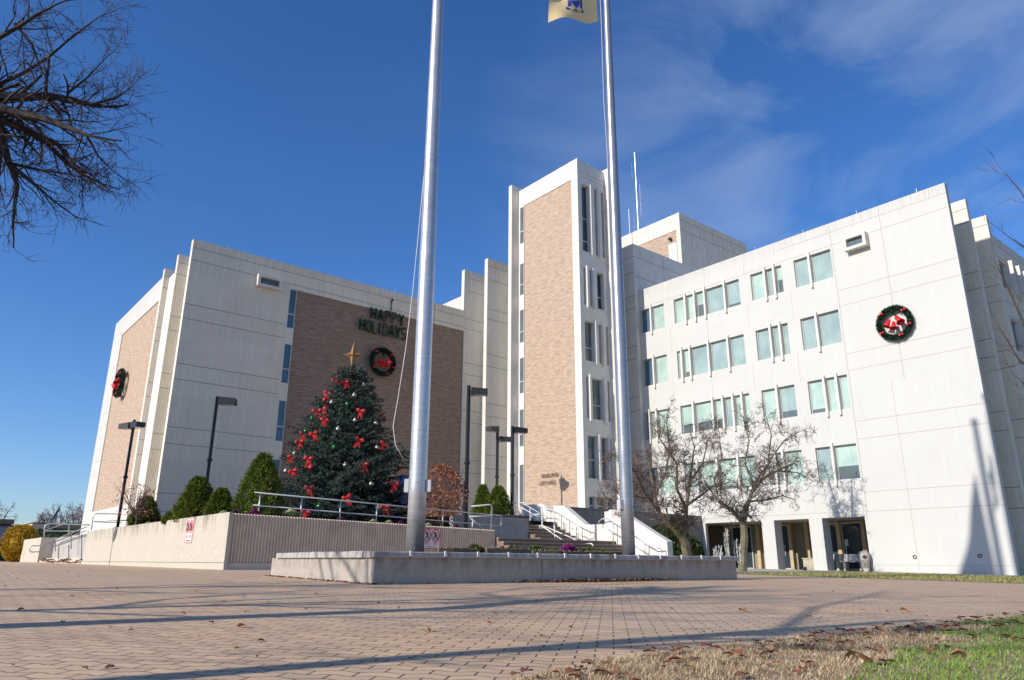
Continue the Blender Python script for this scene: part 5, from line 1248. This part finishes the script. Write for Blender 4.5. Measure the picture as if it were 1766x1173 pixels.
# ------------------------------------------------------------------ distant buildings at far left
fb=thing('low_building',(0,150,-.1),'distant low building with a brown brick roof storey at the left picture edge','building')
def fbox(x0,y0,x1,y1,Y,depth,m,name,parent):
    a=at(x0,y0,Y); c=at(x1,y1,Y); mb=MB(); mb.box(min(a.x,c.x),max(a.x,c.x),Y,Y+depth,min(a.z,c.z),max(a.z,c.z)); return mb.build(name,m,parent)
fbox(-60,905,28,968,125,10,mat('grey_siding',(.30,.34,.38),.7,var=.15),'wall',fb); fbox(-60,893,24,904,124.9,10,mat('roof_brown',(.28,.15,.11),.8),'roof_storey',fb); fbox(-60,903,29,909,124.7,10.5,mat('fascia_dark',(.08,.08,.09),.6),'fascia',fb)
fbox(-60,936,20,967,124.6,.3,mat('dark_entrance',(.012,.013,.016),.5),'entrance',fb)
fb2=thing('low_building',(14,120,-.1),'distant pale flat-roofed building behind the satellite dish','building')
fbox(56,903,75,968,92,14,mat('pale_stucco',(.62,.50,.42),.8),'wall',fb2); fbox(75,903,160,968,92.3,14,mat('grey_stucco',(.28,.29,.30),.8),'wall',fb2); fbox(54,901,160,904,91.8,14.5,M['smooth'],'fascia',fb2)
d0=at(96,902,90); dish=thing('satellite_dish',tuple(d0),'dark satellite dish tilted on the roof of the distant pale building','satellite dish')
mb=MB(); mb.lathe(d0+Vector((0,0,.9)),[(0,0),(.5,.05),(.95,.22),(.97,.22),(.5,.02),(0,-.03)],18,ax=(-.55,-.2,.85) if False else (-.93,.1,.35)); mb.build('dish',mat('dish_grey',(.10,.11,.13),.5),dish); mb=MB(); mb.tube([d0,d0+Vector((0,0,.9))],.05,6); mb.build('mount',M['galv'],dish)

# ------------------------------------------------------------------ fallen leaves
lm_=[mat('leaf_brown',(.22,.085,.04),.8,var=.4,vscale=30),mat('leaf_tan',(.36,.20,.09),.8,var=.3,vscale=30),mat('leaf_rust',(.26,.07,.03),.8)]
def curl(mb,c,s,r,m=0,flat=1,cz=1):
    a=r.random()*6.283; d=Vector((math.cos(a),math.sin(a),r.uniform(-.1,.25)*flat)).normalized(); t=Vector((-d.y,d.x,0)); up=Vector((0,0,1)); out=[]; n=6
    for k in range(n+1):
        u=k/n; w_=s*.42*math.sin(math.pi*min(1,u*1.08+.03))**.7*(1+.25*(k%2)); z=s*(.16*math.sin(u*3)+.05)*cz
        out.append((c+d*(u-.5)*s-t*w_+up*(z+w_*.45*cz),c+d*(u-.5)*s+up*z*.6,c+d*(u-.5)*s+t*w_+up*(z+w_*.4*cz)))
    for k in range(n):
        p,q=out[k],out[k+1]; mb.add([p[0],p[1],p[2],q[0],q[1],q[2]],[(0,1,4,3),(1,2,5,4)],m)
rl=random.Random(77); mb=MB()
def gp(px,py):
    d=ray(px,py); z=-.45
    for _ in range(60): P=d*(z/d.z); z=.5*z+.5*gz(P.y)
    return d*(z/d.z)
for _ in range(170):
    px=rl.uniform(0,1766); py=975+(rl.random()**2)*180; p=gp(px,py)
    if p.y<3.1 or p.x>24 or (7<p.x<18.4 and 12<p.y<18.2) or p.y>45 or (p.x>8 and p.y>23): continue
    curl(mb,Vector((p.x,p.y,gz(p.y)+.004)),rl.uniform(.015,.05),rl,rl.randint(0,2))
for _ in range(420):    # drifts against the planter and stairs
    t=rl.gauss(.53,.09); p=A+(B-A)*t; q=Vector((p.x,p.y-abs(rl.gauss(0,.10))+.04,0)); curl(mb,Vector((q.x,q.y,gz(q.y)+.005+rl.random()*.04)),rl.uniform(.05,.10),rl,rl.randint(0,2))
for _ in range(130):
    t=rl.random(); p=A+(D-A)*t; q=Vector((p.x-abs(rl.gauss(0,.08))+.04,p.y,0)); curl(mb,Vector((q.x,q.y,gz(q.y)+.005)),rl.uniform(.04,.08),rl,rl.randint(0,2))
for _ in range(60):
    t=rl.random(); p=A+(B-A)*t; q=Vector((p.x,p.y-abs(rl.gauss(0,.07))+.03,0)); curl(mb,Vector((q.x,q.y,gz(q.y)+.005)),rl.uniform(.04,.08),rl,rl.randint(0,2))
for _ in range(500):
    x=8.15+rl.random()*1.0; y=46+rl.random()*12; curl(mb,Vector((x,y,gz(y)+.02+rl.random()*.2*(.5+.5*math.sin(y)))),rl.uniform(.12,.24),rl,rl.randint(0,2))
for _ in range(340):    # litter on the lawn
    x=rl.uniform(.8,11); y=edge(x)-.06-abs(rl.gauss(0,.55)); curl(mb,Vector((x,y,gz(y)+.052)),rl.uniform(.035,.085),rl,rl.choice((0,0,1,2)),.7,.6)
tag(mb.build('leaf_litter',lm_),'dry brown leaves scattered over the paving and drifted against the planter','leaves',kind='stuff')
for i,(px,py,s,l) in enumerate([(418,1083,.10,'large curled orange-brown leaf lying alone on the left paving between two shadows'),(743,1090,.08,'flat orange leaf on the paving in the middle foreground'),(35,1054,.08,'small dark leaf on the paving near the left edge'),(1281,1056,.13,'orange leaf on the open paving before the right wing'),(1560,1055,.14,'brown leaf lying farthest right on the open paving'),(1507,1160,.17,'big pale curled leaf on the dry grass at the bottom right'),(1470,1148,.13,'upright brown leaf stuck in the dry grass'),(1655,1145,.12,'yellow-orange leaf on the green grass'),(1520,1098,.12,'brown leaf at the seam between grass and paving')]):
    p=gp(px,py); mb=MB(); r=random.Random(i); curl(mb,Vector((p.x,p.y,gz(p.y)+(.006 if p.y>3.1 else .04))),s*.8,r,0,3 if 'upright' in l else 1)
    tag(fixloc(mb.build('fallen_leaf',lm_[1])),l,'leaf','single fallen leaves in the foreground')

# ------------------------------------------------------------------ grass
def grass(name,label,n,reg,cols,hmin,hmax,w_,seed,dens=None):
    r=random.Random(seed); mb=MB()
    for _ in range(n):
        x,y=reg(r)
        if dens and not dens(x,y,r): continue
        z=gz(y)+(.03 if y<edge(x)-.25 else .008); h_=r.uniform(hmin,hmax)*(1+.9*noise.noise((x*3.5,y*3.5,seed))); a=r.random()*6.283; ln=Vector((math.cos(a),math.sin(a),0))*h_*r.uniform(.5,2.4)
        t=Vector((-ln.y,ln.x,0)).normalized()*w_; c=Vector((x,y,z))
        k=len(mb.v); mb.v+= [tuple(c-t),tuple(c+t),tuple(c+ln*.45+Vector((0,0,h_*.65))+t*.7),tuple(c+ln*.45+Vector((0,0,h_*.65))-t*.7),tuple(c+ln+Vector((0,0,h_)))]
        mb.f+=[(k,k+1,k+2,k+3),(k+3,k+2,k+4)]; mm=r.randint(0,len(cols)-1); mb.m+=[mm,mm]
    return tag(mb.build(name,cols),label,'grass',kind='stuff')
dry=[mat('dry_blade',(.56,.41,.22),.8),mat('dry_blade_pale',(.68,.54,.33),.8),mat('dry_blade_brown',(.34,.21,.11),.8)]
grn=[mat('green_blade',(.12,.27,.015),.7),mat('green_blade_light',(.22,.40,.03),.7),mat('green_blade_dry',(.32,.36,.08),.8)]
def isgreen(x,y): return (1.94+(x-3.94)*.19-y)+noise.noise((x*1.6+3,y*3.0,1.3))*.35 > -.05
def regn(r):
    u=r.random()**1.4; x=1.2+u*11; y=edge(x)-.02-(r.random()**1.3)*(1.3+.10*x); return x,y
grass('dry_grass','tan dormant turf along the edge of the paving',105000,regn,dry,.010,.038,.0018,5,lambda x,y,r:not isgreen(x,y) or r.random()<.15)
grass('green_grass','bright green grass patch in the bottom right corner',80000,regn,grn,.012,.042,.0017,6,lambda x,y,r:isgreen(x,y))
def reg2(r): return 24.4+r.random()*10,4.5+r.random()*12.3
grass('grass_blades','thin patchy grass strip in front of the right wing',26000,reg2,[dry[0],grn[0],grn[2],dry[2]],.03,.09,.006,8)
